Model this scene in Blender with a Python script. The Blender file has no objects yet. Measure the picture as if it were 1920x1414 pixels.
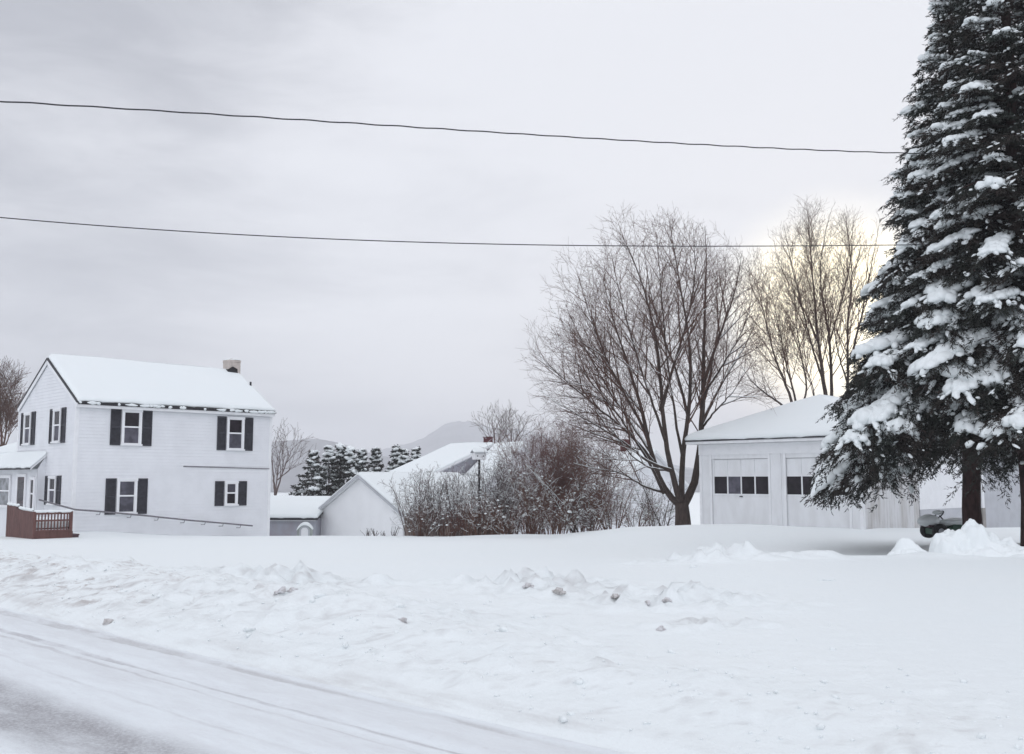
import bpy, math, random
import numpy as np
from math import radians as R, sin, cos, pi, atan2, sqrt
from mathutils import Vector

sc = bpy.context.scene
COL = sc.collection
rng = np.random.default_rng(7)
random.seed(7)

# ------------------------------------------------------------------ camera
F = 1880.0; PITCH = R(5.86); CH = 1.6
cp, sp = cos(PITCH), sin(PITCH)
cam = bpy.data.objects.new("camera", bpy.data.cameras.new("camera"))
COL.objects.link(cam); sc.camera = cam
cam.location = (0, 0, CH); cam.rotation_euler = (R(90) + PITCH, 0, 0)
cam.data.sensor_width = 36; cam.data.lens = 36 * F / 1920
cam.data.clip_end = 20000; cam.data.clip_start = 0.1

def at(px, py, Y):
    """world point at ground distance Y seen at photo pixel (px, py)"""
    a = (px - 960) / F; b = (707 - py) / F
    d = (a, cp - b * sp, sp + b * cp)
    k = Y / d[1]
    return (d[0] * k, Y, CH + d[2] * k)

# ------------------------------------------------------------------ materials
def newmat(name):
    m = bpy.data.materials.new(name); m.use_nodes = True
    nt = m.node_tree; b = nt.nodes["Principled BSDF"]
    return m, nt, b
def N(nt, t, **kw):
    n = nt.nodes.new(t)
    for k, v in kw.items():
        if k in ("operation", "blend_type", "data_type", "noise_dimensions", "wave_type", "bands_direction", "feature", "interpolation_type", "clamp"):
            setattr(n, k, v)
    return n
def M(nt, op, a, b=0.0, c=None):
    n = N(nt, "ShaderNodeMath", operation=op)
    for i, v in enumerate((a, b, c)):
        if v is None: continue
        if isinstance(v, (int, float)): n.inputs[i].default_value = v
        else: nt.links.new(v, n.inputs[i])
    return n.outputs[0]
def smooth(nt, v, lo, hi, a=0.0, b=1.0):
    n = N(nt, "ShaderNodeMapRange", interpolation_type="SMOOTHSTEP")
    nt.links.new(v, n.inputs[0])
    for i, q in zip((1, 2, 3, 4), (lo, hi, a, b)): n.inputs[i].default_value = q
    return n.outputs[0]
def mixc(nt, f, a, b):
    n = N(nt, "ShaderNodeMix", data_type="RGBA")
    for s, v in ((0, f), (6, a), (7, b)):
        if isinstance(v, (int, float)): n.inputs[s].default_value = v
        elif isinstance(v, tuple): n.inputs[s].default_value = (*v, 1)
        else: nt.links.new(v, n.inputs[s])
    return n.outputs[2]
def noise(nt, vec, scale, detail=4, rough=0.55, dist=0.0):
    n = N(nt, "ShaderNodeTexNoise")
    n.inputs["Scale"].default_value = scale; n.inputs["Detail"].default_value = detail
    n.inputs["Roughness"].default_value = rough; n.inputs["Distortion"].default_value = dist
    if vec is not None: nt.links.new(vec, n.inputs["Vector"])
    return n.outputs["Fac"]
def mapping(nt, vec, scale=(1, 1, 1), rot=(0, 0, 0), loc=(0, 0, 0)):
    n = N(nt, "ShaderNodeMapping"); nt.links.new(vec, n.inputs[0])
    n.inputs["Scale"].default_value = scale; n.inputs["Rotation"].default_value = rot; n.inputs["Location"].default_value = loc
    return n.outputs[0]
def bump(nt, b, h, strength=0.3, dist=0.02, prev=None):
    n = N(nt, "ShaderNodeBump"); n.inputs["Strength"].default_value = strength; n.inputs["Distance"].default_value = dist
    nt.links.new(h, n.inputs["Height"])
    if prev is not None: nt.links.new(prev, n.inputs["Normal"])
    nt.links.new(n.outputs[0], b.inputs["Normal"]); return n.outputs[0]
def simple(name, col, rough=0.7, var=0.25, scale=6.0, bmp=0.0, spec=0.3, stretch=(1, 1, 1), col2=None):
    m, nt, b = newmat(name)
    tc = N(nt, "ShaderNodeTexCoord").outputs["Object"]
    v = mapping(nt, tc, stretch)
    f = noise(nt, v, scale, 5, 0.6)
    c2 = col2 or tuple(min(1, c * (1 - var)) for c in col)
    f2 = smooth(nt, f, 0.35, 0.68)
    nt.links.new(mixc(nt, f2, tuple(col), c2), b.inputs["Base Color"])
    b.inputs["Roughness"].default_value = rough; b.inputs["Specular IOR Level"].default_value = spec
    if bmp: bump(nt, b, noise(nt, v, scale * 4, 5, 0.65), bmp, 0.02)
    return m

SNOWC = (0.80, 0.845, 0.852)
def snow_mat(name, sc1=9.0, sc2=45.0, s=0.35, d=0.03):
    m, nt, b = newmat(name)
    tc = N(nt, "ShaderNodeTexCoord").outputs["Object"]
    n1 = noise(nt, tc, 0.6, 3, 0.5)
    nt.links.new(mixc(nt, n1, SNOWC, (0.818, 0.848, 0.848)), b.inputs["Base Color"])
    b.inputs["Roughness"].default_value = 0.65; b.inputs["Specular IOR Level"].default_value = 0.2
    p = bump(nt, b, noise(nt, tc, sc1, 5, 0.6), s, d)
    bump(nt, b, noise(nt, tc, sc2, 3, 0.6), s * 0.5, d * 0.2, p)
    return m
MAT = {}
MAT["snow"] = snow_mat("fresh_snow")
MAT["roofsnow"] = snow_mat("roof_snow", 2.5, 20, 0.2, 0.02)
MAT["treesnow"] = snow_mat("bough_snow", 14, 60, 0.5, 0.02)
MAT["dirtysnow"] = simple("dirty_snow", (0.66, 0.645, 0.64), 0.7, 0.35, 12, 0.8, col2=(0.40, 0.375, 0.36))
MAT["greysnow"] = simple("grey_snow", (0.74, 0.74, 0.76), 0.7, 0.25, 12, 0.8, col2=(0.50, 0.475, 0.47))
MAT["siding"] = simple("white_clapboard", (0.80, 0.81, 0.835), 0.5, 0.06, 1.3, 0.05)
MAT["brightwall"] = simple("bright_white_siding", (0.90, 0.905, 0.915), 0.5, 0.04, 1.3, 0.05)
MAT["trim"] = simple("white_trim_paint", (0.84, 0.845, 0.86), 0.45, 0.06, 3, 0.05)
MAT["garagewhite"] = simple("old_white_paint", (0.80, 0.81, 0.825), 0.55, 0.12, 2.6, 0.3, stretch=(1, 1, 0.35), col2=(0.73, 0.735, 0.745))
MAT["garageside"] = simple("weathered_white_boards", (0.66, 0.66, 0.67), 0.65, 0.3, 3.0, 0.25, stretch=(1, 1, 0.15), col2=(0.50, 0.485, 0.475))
MAT["greywall"] = simple("grey_siding", (0.40, 0.41, 0.46), 0.6, 0.2, 1.6, 0.1, stretch=(1, 1, 0.5), col2=(0.36, 0.33, 0.37))
MAT["palegrey"] = simple("pale_grey_wall", (0.50, 0.51, 0.54), 0.6, 0.1, 2.0, 0.1)
MAT["tan"] = simple("tan_block", (0.33, 0.31, 0.29), 0.7, 0.2, 3)
MAT["shutter"] = simple("dark_shutter_paint", (0.045, 0.044, 0.056), 0.5, 0.35, 8, 0.05)
MAT["gutter"] = simple("dark_eave_metal", (0.035, 0.033, 0.04), 0.5, 0.3, 5)
MAT["shingle"] = simple("dark_shingle", (0.06, 0.055, 0.06), 0.8, 0.3, 12, 0.3)
MAT["redwood"] = simple("red_brown_stained_wood", (0.150, 0.072, 0.064), 0.65, 0.35, 5, 0.2, stretch=(3, 3, 0.6))
MAT["brownboard"] = simple("weathered_brown_boards", (0.33, 0.265, 0.235), 0.8, 0.45, 4, 0.3, stretch=(3, 3, 0.3))
MAT["greymetal"] = simple("galvanised_rail", (0.20, 0.19, 0.21), 0.45, 0.25, 9)
MAT["cream"] = simple("cream_painted_brick", (0.56, 0.50, 0.46), 0.75, 0.2, 7, 0.3)
MAT["brick"] = simple("red_brick", (0.105, 0.030, 0.036), 0.8, 0.3, 9, 0.3)
MAT["black"] = simple("black_flashing", (0.018, 0.016, 0.018), 0.5, 0.2, 5)
MAT["door"] = simple("dark_storm_door", (0.07, 0.045, 0.055), 0.4, 0.3, 4)
MAT["wire"] = simple("black_cable", (0.035, 0.035, 0.04), 0.5, 0.1, 3)
MAT["bark"] = simple("grey_brown_bark", (0.075, 0.054, 0.047), 0.9, 0.4, 7, 0.5, stretch=(2, 2, 0.5))
MAT["twig"] = simple("reddish_brown_twigs", (0.120, 0.066, 0.052), 0.85, 0.25, 1.5)
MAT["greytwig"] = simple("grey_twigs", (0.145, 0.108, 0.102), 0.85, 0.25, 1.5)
MAT["redtwig"] = simple("dark_red_twigs", (0.165, 0.076, 0.064), 0.85, 0.35, 2.0)
MAT["browntwig"] = simple("brown_stems", (0.165, 0.088, 0.066), 0.85, 0.4, 2.5)
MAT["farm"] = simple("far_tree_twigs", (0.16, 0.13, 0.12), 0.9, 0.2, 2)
MAT["sprucebark"] = simple("red_brown_spruce_bark", (0.062, 0.032, 0.03), 0.9, 0.5, 8, 0.6, stretch=(2, 2, 0.5))
MAT["needle"] = simple("dark_spruce_needles", (0.024, 0.030, 0.025), 0.7, 0.4, 1.3, col2=(0.036, 0.025, 0.022), spec=0.2)
MAT["green"] = simple("green_mower_paint", (0.03, 0.085, 0.055), 0.4, 0.2, 6)
MAT["rubber"] = simple("black_rubber", (0.02, 0.018, 0.02), 0.7, 0.2, 10)
MAT["seat"] = simple("dull_plum_vinyl", (0.09, 0.05, 0.06), 0.5, 0.2, 8)
MAT["plastic"] = simple("pale_green_grey_plastic", (0.33, 0.36, 0.34), 0.5, 0.2, 5)
MAT["weed"] = simple("dry_weed_stalks", (0.10, 0.08, 0.075), 0.9, 0.3, 10)
def glass(name, col, rough):
    m, nt, b = newmat(name)
    tc = N(nt, "ShaderNodeTexCoord").outputs["Object"]
    nt.links.new(mixc(nt, smooth(nt, noise(nt, tc, 2.5, 3), .35, .65), col, tuple(c * .5 for c in col)), b.inputs["Base Color"])
    b.inputs["Roughness"].default_value = rough; b.inputs["Specular IOR Level"].default_value = 0.22
    return m
MAT["glass"] = glass("dark_window_glass", (0.022, 0.016, 0.022), 0.12)
MAT["screen"] = glass("grey_window_screen", (0.12, 0.115, 0.145), 0.5)
MAT["paleglass"] = glass("curtained_window_glass", (0.33, 0.34, 0.36), 0.2)

# ------------------------------------------------------------------ mesh helpers
def rawmesh(name, V, Q, mat, parent=None, smoothed=False, T=None):
    """numpy verts, quads (and optional tris) -> one mesh object"""
    me = bpy.data.meshes.new(name)
    V = np.asarray(V, dtype=np.float32).reshape(-1, 3)
    Q = np.asarray(Q, dtype=np.int32).reshape(-1, 4) if Q is not None and len(Q) else np.zeros((0, 4), np.int32)
    T = np.asarray(T, dtype=np.int32).reshape(-1, 3) if T is not None and len(T) else np.zeros((0, 3), np.int32)
    me.vertices.add(len(V)); me.vertices.foreach_set("co", V.ravel())
    li = np.concatenate([Q.ravel(), T.ravel()])
    me.loops.add(len(li)); me.loops.foreach_set("vertex_index", li)
    ls = np.concatenate([np.arange(len(Q)) * 4, len(Q) * 4 + np.arange(len(T)) * 3]).astype(np.int32)
    me.polygons.add(len(ls)); me.polygons.foreach_set("loop_start", ls)
    me.update(calc_edges=True); me.validate()
    if smoothed: me.polygons.foreach_set("use_smooth", np.ones(len(me.polygons), bool))
    me.materials.append(MAT[mat] if isinstance(mat, str) else mat)
    o = bpy.data.objects.new(name, me); COL.objects.link(o)
    if parent: o.parent = parent
    return o

class MB:
    def __init__(s): s.v = []; s.f = []
    def add(s, verts, faces):
        k = len(s.v); s.v += [tuple(map(float, p)) for p in verts]; s.f += [tuple(i + k for i in f) for f in faces]; return s
    def box(s, x0, x1, y0, y1, z0, z1):
        x0, x1 = min(x0, x1), max(x0, x1); y0, y1 = min(y0, y1), max(y0, y1); z0, z1 = min(z0, z1), max(z0, z1)
        return s.add([(x0,y0,z0),(x1,y0,z0),(x1,y1,z0),(x0,y1,z0),(x0,y0,z1),(x1,y0,z1),(x1,y1,z1),(x0,y1,z1)],
              [(0,3,2,1),(4,5,6,7),(0,1,5,4),(1,2,6,5),(2,3,7,6),(3,0,4,7)])
    def bar(s, a, b, w, h=None):
        """rectangular bar from a to b, w wide (horizontal), h high"""
        h = h or w
        a = Vector(a); b = Vector(b); d = (b - a).normalized()
        side = d.cross(Vector((0, 0, 1)));
        if side.length < 1e-4: side = Vector((1, 0, 0))
        side.normalize(); up = side.cross(d)
        vs = []
        for p in (a, b):
            for i, j in ((-1,-1),(1,-1),(1,1),(-1,1)): vs.append(p + side*(i*w/2) + up*(j*h/2))
        return s.add(vs, [(0,1,2,3),(7,6,5,4),(0,4,5,1),(1,5,6,2),(2,6,7,3),(3,7,4,0)])
    def slab(s, quad, t):
        """a plate under the 4 (or 3) given top points, t thick downward"""
        n = len(quad); q = [Vector(p) for p in quad]; lo = [p - Vector((0,0,t)) for p in q]
        fs = [tuple(range(n)), tuple(reversed(range(n, 2*n)))] + [(i, n+i, n+(i+1)%n, (i+1)%n) for i in range(n)]
        return s.add(q + lo, fs)
    def tube(s, pts, rad, k=8, cap=True):
        V, Qd = tube_np(np.array(pts, float), np.array(rad, float) if hasattr(rad, "__len__") else np.full(len(pts), rad), k)
        b = len(s.v); s.add(V, [tuple(q) for q in Qd])
        if cap:
            s.f.append(tuple(b + i for i in reversed(range(k)))); s.f.append(tuple(b + (len(pts)-1)*k + i for i in range(k)))
        return s
    def build(s, name, mat, parent=None, smoothed=False, bevel=0):
        me = bpy.data.meshes.new(name); me.from_pydata(s.v, [], s.f); me.update()
        if smoothed: me.polygons.foreach_set("use_smooth", [True]*len(me.polygons))
        me.materials.append(MAT[mat] if isinstance(mat, str) else mat)
        o = bpy.data.objects.new(name, me); COL.objects.link(o)
        if parent: o.parent = parent
        if bevel:
            b = o.modifiers.new("bevel", "BEVEL"); b.width = bevel; b.segments = 2
        return o

def tube_np(P, rad, k=3):
    n = len(P)
    T = np.gradient(P, axis=0); T /= np.linalg.norm(T, axis=1)[:, None] + 1e-9
    ref = np.array([0, 0, 1.0]) if abs(T[0, 2]) < 0.9 else np.array([1.0, 0, 0])
    A = np.cross(T, ref); A /= np.linalg.norm(A, axis=1)[:, None] + 1e-9
    B = np.cross(T, A)
    th = np.arange(k) * 2 * pi / k
    V = P[:, None, :] + rad[:, None, None] * (np.cos(th)[None, :, None] * A[:, None, :] + np.sin(th)[None, :, None] * B[:, None, :])
    i = np.arange(n - 1)[:, None] * k; j = np.arange(k)[None, :]; j2 = (j + 1) % k
    Q = np.stack([i + j, i + j2, i + k + j2, i + k + j], -1).reshape(-1, 4)
    return V.reshape(-1, 3), Q

class Tubes:
    def __init__(s): s.V = []; s.Q = []; s.n = 0
    def add(s, P, rad, k=3):
        V, Q = tube_np(np.asarray(P, float), np.asarray(rad, float), k)
        s.V.append(V); s.Q.append(Q + s.n); s.n += len(V)
    def raw(s, V, Q):
        s.V.append(V); s.Q.append(Q + s.n); s.n += len(V)
    def build(s, name, mat, parent=None, smoothed=True):
        if not s.V: return None
        return rawmesh(name, np.concatenate(s.V), np.concatenate(s.Q), mat, parent, smoothed)

def tag(o, label=None, cat=None, group=None, kind=None):
    if label: o["label"] = label
    if cat: o["category"] = cat
    if group: o["group"] = group
    if kind: o["kind"] = kind
    return o
def empty(name, loc, rz=0.0, **kw):
    o = bpy.data.objects.new(name, None); COL.objects.link(o)
    o.empty_display_size = 0.3
    o.location = loc; o.rotation_euler = (0, 0, rz)
    return tag(o, **kw)

# ------------------------------------------------------------------ noise on arrays
def vnoise(x, y, seed=0):
    x = np.asarray(x, float); y = np.asarray(y, float)
    xi = np.floor(x).astype(np.int64); yi = np.floor(y).astype(np.int64); fx = x - xi; fy = y - yi
    fx = fx*fx*fx*(fx*(fx*6-15)+10); fy = fy*fy*fy*(fy*(fy*6-15)+10)
    def h(a, b):
        n = (a * 374761393 + b * 668265263 + seed * 974711) & 0xFFFFFFFF
        n = ((n ^ (n >> 13)) * 1274126177) & 0xFFFFFFFF
        return ((n ^ (n >> 16)) & 0xFFFF) / 65535.0
    return (h(xi,yi)*(1-fx)+h(xi+1,yi)*fx)*(1-fy)+(h(xi,yi+1)*(1-fx)+h(xi+1,yi+1)*fx)*fy
def fbm(x, y, oct=4, seed=0, g=0.5):
    a = 1; s = 0; t = 0
    for o in range(oct):
        s = s + a * vnoise(x * 2**o, y * 2**o, seed + o*17); t += a; a *= g
    return s / t - 0.5
def sstep(x, a, b):
    t = np.clip((np.asarray(x, float) - a) / (b - a), 0, 1); return t*t*(3-2*t)
def gauss(x, y, cx, cy, rx, ry=None):
    ry = ry or rx
    return np.exp(-((x-cx)/rx)**2 - ((y-cy)/ry)**2)

# road direction u, across-road direction v
A44 = R(44)
AR = R(46.4); TSH = .38
UX, UY = -sin(AR), cos(AR)
VX, VY = cos(AR), sin(AR)
ROADT = 4.45

def ground_z(x, y):
    x = np.asarray(x, float); y = np.asarray(y, float)
    t = VX*x + VY*y - TSH; s = UX*x + UY*y
    zl = np.interp(y, [-60, 0, 12, 15, 20, 30, 38, 44.5, 50, 60, 80, 150, 400, 4000], [0.05, .05, .06, .1, .0, -.27, -.55, -.84, -1.9, -2.7, -4, -6, -10, -10])
    zr = np.interp(y, [-60, 0, 10, 15, 18.2, 19.3, 22, 27, 31, 33.5, 36, 42, 50, 60, 80, 150, 400, 4000], [0.05, .05, .05, .1, .17, .12, -.17, -.1, .0, .02, -.12, -.5, -1.7, -2.7, -4, -6, -10, -10])
    w = sstep(x, 1.2, 4.0 + 0*y) * sstep(y, 8, 15)
    z = zl*(1-w) + zr*w
    z = z + 0.16*gauss(x, y, 7.1, 31.5, 3.0, 2.2)
    z = z - 0.10*gauss(x, y, 11.2, 30.6, 2.4, 2.0)
    z = z + 0.55*gauss(x, y, 12.6, 20.6, 1.6, 1.8)*sstep(y, 16, 20)
    z = z + 0.30*gauss(x, y, 11.6, 23.5, 2.2, 2.0)
    z = z + 0.22*gauss(x, y, -16.5, 39.0, 2.5, 2.0)
    z = z + 0.10*gauss(x, y, 0.6, 40, 2.2, 1.0)
    # gentle drifts
    dr = fbm(x*.16, y*.16, 3, 3)
    z = z + 0.16*dr*sstep(y, 9, 20)*sstep(-y, -50, -40)
    # plough bank along the road
    left = sstep(s, 3.0, 10.0)
    bank = np.exp(-((t - 5.75 - .5*left)/(.62+.35*left))**2)
    z = z + bank*(0.10 + 0.22*left)*(0.75 + 0.9*fbm(x*.7, y*.7, 3, 5))
    ch = sstep(t, 4.6, 5.0)*sstep(-t, -8.8, -6.6)
    billow = np.abs(fbm(x*2.1, y*2.1, 4, 11))*2 + .6*np.clip(np.abs(fbm(x*4.4, y*4.4, 4, 12))*2-.1, 0, 1)
    lumps = np.clip(fbm(x*3.3, y*3.3, 3, 23, .6) - .06, 0, 1)
    mask = sstep(fbm(x*.45, y*.45, 2, 31), -.12, .15)
    z = z + ch*(0.10*billow*(.3+.7*left) + (.16+.22*left)*lumps*mask)
    # disturbed snow and thrown lumps further up the slope
    for cx, cy, rx, ry, am, sd in ((-3.2, 14.7, 1.5, .7, .5, 41), (.35, 14.2, 1.3, 1.0, .55, 43), (1.9, 12.8, 1.4, .9, .45, 47), (3.4, 18.0, 1.3, .5, .45, 53), (-2.6, 12.4, 2.4, .7, .22, 59), (2.0, 10.7, .8, .4, .3, 61)):
        g = gauss(x, y, cx, cy, rx, ry)
        z = z + g*(0.14*am + 1.7*am*np.clip(fbm(x*2.6, y*2.6, 4, sd, .65), -.05, .4) + .7*am*np.clip(np.abs(fbm(x*6, y*6, 3, sd+1)) - .07, 0, .3))
    # windrow along the driveway mouth
    wr = np.exp(-((y - 18.3 - .12*(x-6))/.35)**2)*sstep(x, 2.5, 4.5)*sstep(-x, -12.5, -9)
    z = z + wr*(.06 + .28*np.clip(fbm(x*1.6, y*1.6, 3, 71), -.1, .5))
    crumb = sstep(t, 4.6, 5.2)*sstep(-t, -11, -7)
    z = z + crumb*0.05*np.clip(fbm(x*7, y*7, 2, 81) - .12, 0, 1)*2
    # road bed
    rb = sstep(np.abs(t), ROADT - .02, ROADT + .34 + .1*0)
    z = z*rb + (1-rb)*(-0.06)
    return z
def gz(x, y): return float(ground_z(np.array([x]), np.array([y]))[0])

# ------------------------------------------------------------------ ground sheet
def lines(fine0, fine1, step, lo, hi):
    a = list(np.arange(fine0, fine1 + 1e-6, step))
    s = step; p = fine1
    while p < hi: s = min(s*1.22, 300); p += s; a.append(min(p, hi))
    s = step; p = fine0
    while p > lo: s = min(s*1.22, 300); p -= s; a.insert(0, max(p, lo))
    return np.unique(np.array(a))
xs = lines(-16, 15, 0.085, -3000, 3000)
ya = np.arange(4.5, 20, 0.055); yb = lines(20.0, 48, 0.12, 20.0, 3900)
yn = lines(4.5, 4.6, .055, -250, 4.6); ys = np.unique(np.round(np.concatenate([yn[yn < 4.49], ya, yb]), 4))
X, Yg = np.meshgrid(xs, ys)
Z = ground_z(X, Yg)
nx, ny = len(xs), len(ys)
i = np.arange(ny-1)[:, None]*nx; j = np.arange(nx-1)[None, :]
Q = np.stack([i+j, i+j+1, i+nx+j+1, i+nx+j], -1).reshape(-1, 4)
def ground_mat():
    m, nt, b = newmat("ground_snow")
    tc = N(nt, "ShaderNodeTexCoord").outputs["Object"]
    st = mapping(nt, tc, (1, 1, 1), (0, 0, -AR), (-TSH, 0, 0))          # x = across the road, y = along it
    sx = N(nt, "ShaderNodeSeparateXYZ"); nt.links.new(st, sx.inputs[0])
    t, s = sx.outputs[0], sx.outputs[1]
    n1 = noise(nt, tc, 0.5, 3, 0.5)
    base = mixc(nt, n1, SNOWC, (0.818, 0.848, 0.848))
    # grit thrown up by the plough
    d = noise(nt, mapping(nt, tc, (1, 1, 2.2)), 2.6, 6, 0.72, .6)
    band = M(nt, "MULTIPLY", smooth(nt, t, 4.5, 4.9), smooth(nt, t, 6.2, 7.6, 1, 0))
    lw = smooth(nt, s, 8.5, 14.0, 0.12, 1.0)
    dm = M(nt, "MULTIPLY", M(nt, "MULTIPLY", smooth(nt, d, .50, .70), band), lw)
    base = mixc(nt, M(nt, "MULTIPLY", dm, .75), base, (0.33, 0.27, 0.25))
    fine = noise(nt, tc, 11, 4, .7)
    fm = M(nt, "MULTIPLY", smooth(nt, fine, .60, .74), M(nt, "MULTIPLY", smooth(nt, t, 4.5, 5.0), smooth(nt, t, 7.0, 12, 1, 0)))
    base = mixc(nt, M(nt, "MULTIPLY", fm, .22), base, (0.40, 0.37, 0.36))
    e = noise(nt, mapping(nt, st, (2.5, .35, 1)), 1.6, 5, .65)
    eg = M(nt, "MULTIPLY", M(nt, "MULTIPLY", smooth(nt, t, 4.25, 4.5), smooth(nt, t, 4.62, 4.95, 1, 0)), smooth(nt, e, .42, .66))
    base = mixc(nt, M(nt, "MULTIPLY", eg, .32), base, (0.36, 0.32, 0.31))
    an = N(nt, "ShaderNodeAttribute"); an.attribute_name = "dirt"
    base = mixc(nt, M(nt, "MULTIPLY", an.outputs["Fac"], .62), base, (0.38, 0.35, 0.345))  # grey mixed in for the heaps' speckle shadows as well as dirt
    nt.links.new(base, b.inputs["Base Color"])
    b.inputs["Roughness"].default_value = 0.65; b.inputs["Specular IOR Level"].default_value = 0.2
    p = bump(nt, b, noise(nt, tc, 5, 6, 0.62), 0.45, 0.05)
    p = p = bump(nt, b, noise(nt, tc, 26, 4, 0.6), 0.5, 0.014, p)
    bump(nt, b, noise(nt, tc, 95, 3, 0.6), 0.5, 0.005, p)
    return m
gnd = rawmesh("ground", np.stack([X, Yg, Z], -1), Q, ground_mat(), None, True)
def dirt_shade(x, y):  # mask: speckle shadows painted on the snow heaps, plus dirt along the bank
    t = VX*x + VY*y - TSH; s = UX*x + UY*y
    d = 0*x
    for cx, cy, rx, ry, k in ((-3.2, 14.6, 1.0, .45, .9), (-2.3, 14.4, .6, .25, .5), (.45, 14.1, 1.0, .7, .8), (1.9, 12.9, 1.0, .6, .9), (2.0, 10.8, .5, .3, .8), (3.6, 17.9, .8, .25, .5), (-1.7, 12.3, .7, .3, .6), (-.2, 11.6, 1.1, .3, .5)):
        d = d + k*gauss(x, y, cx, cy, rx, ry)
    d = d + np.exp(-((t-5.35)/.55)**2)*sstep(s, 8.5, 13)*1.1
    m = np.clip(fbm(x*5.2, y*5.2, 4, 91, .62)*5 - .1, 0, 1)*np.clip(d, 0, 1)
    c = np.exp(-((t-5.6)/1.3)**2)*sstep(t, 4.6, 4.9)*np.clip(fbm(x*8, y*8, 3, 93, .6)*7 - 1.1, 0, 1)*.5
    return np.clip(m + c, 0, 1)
at_ = gnd.data.attributes.new("dirt", "FLOAT", "POINT"); at_.data.foreach_set("value", dirt_shade(X, Yg).ravel().astype(np.float32))
tag(gnd, kind="structure")

# ------------------------------------------------------------------ road
ts = np.concatenate([np.arange(-4.55, 1.2, .25), np.arange(1.2, ROADT + .3, .05)])
ss = np.unique(np.concatenate([np.arange(-400, -10, 8), np.arange(-10, 26, .09), np.arange(26, 60, .6), np.arange(60, 400, 8)]))
T_, S_ = np.meshgrid(ts, ss)
xx = VX*(T_+TSH) + UX*S_; yy = VY*(T_+TSH) + UY*S_
zz = 0.012*fbm(T_*6, S_*.5, 4, 5) + .03*fbm(T_*1.1, S_*.12, 3, 9)
for c, w_, d_ in ((2.50, .34, .035), (3.82, .05, .022), (3.66, .035, .015), (3.2, .03, .012), (4.40, .09, .03), (.8, .3, .02), (-2.2, .3, .02)):
    zz = zz - d_*np.exp(-((T_ - c - .05*np.sin(S_*.35))/w_)**2)
zz = zz + .03*np.clip(fbm(T_*9, S_*5, 3, 15)-.06, 0, 1) + .012*fbm(T_*5, S_*3.5, 4, 19)
zz = zz - .10*sstep(T_, ROADT + .02, ROADT + .3)
n1, n2 = len(ts), len(ss)
i = np.arange(n2-1)[:, None]*n1; j = np.arange(n1-1)[None, :]
Q = np.stack([i+j, i+j+1, i+n1+j+1, i+n1+j], -1).reshape(-1, 4)
def road_mat():
    m, nt, b = newmat("packed_road_snow")
    tc = N(nt, "ShaderNodeTexCoord").outputs["Object"]
    st = mapping(nt, tc, (1, 1, 1), (0, 0, -AR), (-TSH, 0, 0))
    sx = N(nt, "ShaderNodeSeparateXYZ"); nt.links.new(st, sx.inputs[0])
    wob = noise(nt, mapping(nt, st, (.05, .22, 1)), 1, 2)
    t = M(nt, "ADD", sx.outputs[0], M(nt, "MULTIPLY", M(nt, "SUBTRACT", wob, .5), .22))
    long = noise(nt, mapping(nt, st, (6, 1.1, 1)), 1.3, 9, .74)
    patch = noise(nt, mapping(nt, st, (1.4, .5, 1)), 1.5, 6, .65)
    grain = noise(nt, tc, 42, 6, .75)
    speck = noise(nt, tc, 17, 7, .8)
    base = mixc(nt, smooth(nt, long, .35, .7), (0.79, 0.83, 0.852), (0.725, 0.75, 0.772))
    def band(c, w, k, col, lo=.3, hi=.65):
        nonlocal base
        a = M(nt, "ABSOLUTE", M(nt, "SUBTRACT", t, c))
        f = M(nt, "MULTIPLY", smooth(nt, a, w*.35, w, 1, 0), k)
        f = M(nt, "MULTIPLY", f, smooth(nt, patch, lo, hi, .35, 1.0))
        f = M(nt, "MULTIPLY", f, smooth(nt, grain, .3, .62, .5, 1.0))
        base = mixc(nt, f, base, col)
    base = mixc(nt, M(nt, "MULTIPLY", smooth(nt, speck, .56, .68), .30), base, (0.50, 0.49, 0.495))
    band(2.50, .50, 1.0, (0.32, 0.315, 0.33))
    band(1.55, .45, .5, (0.42, 0.41, 0.425))
    band(3.82, .05, .65, (0.35, 0.33, 0.345), .42, .56)
    band(3.66, .03, .45, (0.40, 0.38, 0.39), .44, .56)
    band(3.2, .03, .3, (0.42, 0.40, 0.41), .46, .58)
    band(3.55, .25, .15, (0.42, 0.39, 0.40), .42, .6)
    band(4.40, .10, .62, (0.38, 0.36, 0.36), .45, .58)
    band(4.15, .30, .16, (0.45, 0.42, 0.42), .38, .58)
    band(-2.2, .6, .9, (0.34, 0.31, 0.32))
    nt.links.new(base, b.inputs["Base Color"])
    b.inputs["Roughness"].default_value = .5; b.inputs["Specular IOR Level"].default_value = 0.25
    p = bump(nt, b, noise(nt, mapping(nt, st, (4, .8, 1)), 4, 6, .65), .35, .03)
    bump(nt, b, grain, .4, .012, p)
    return m
road = rawmesh("road", np.stack([xx, yy, zz], -1), Q, road_mat(), None, True)
tag(road, kind="structure")

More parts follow.
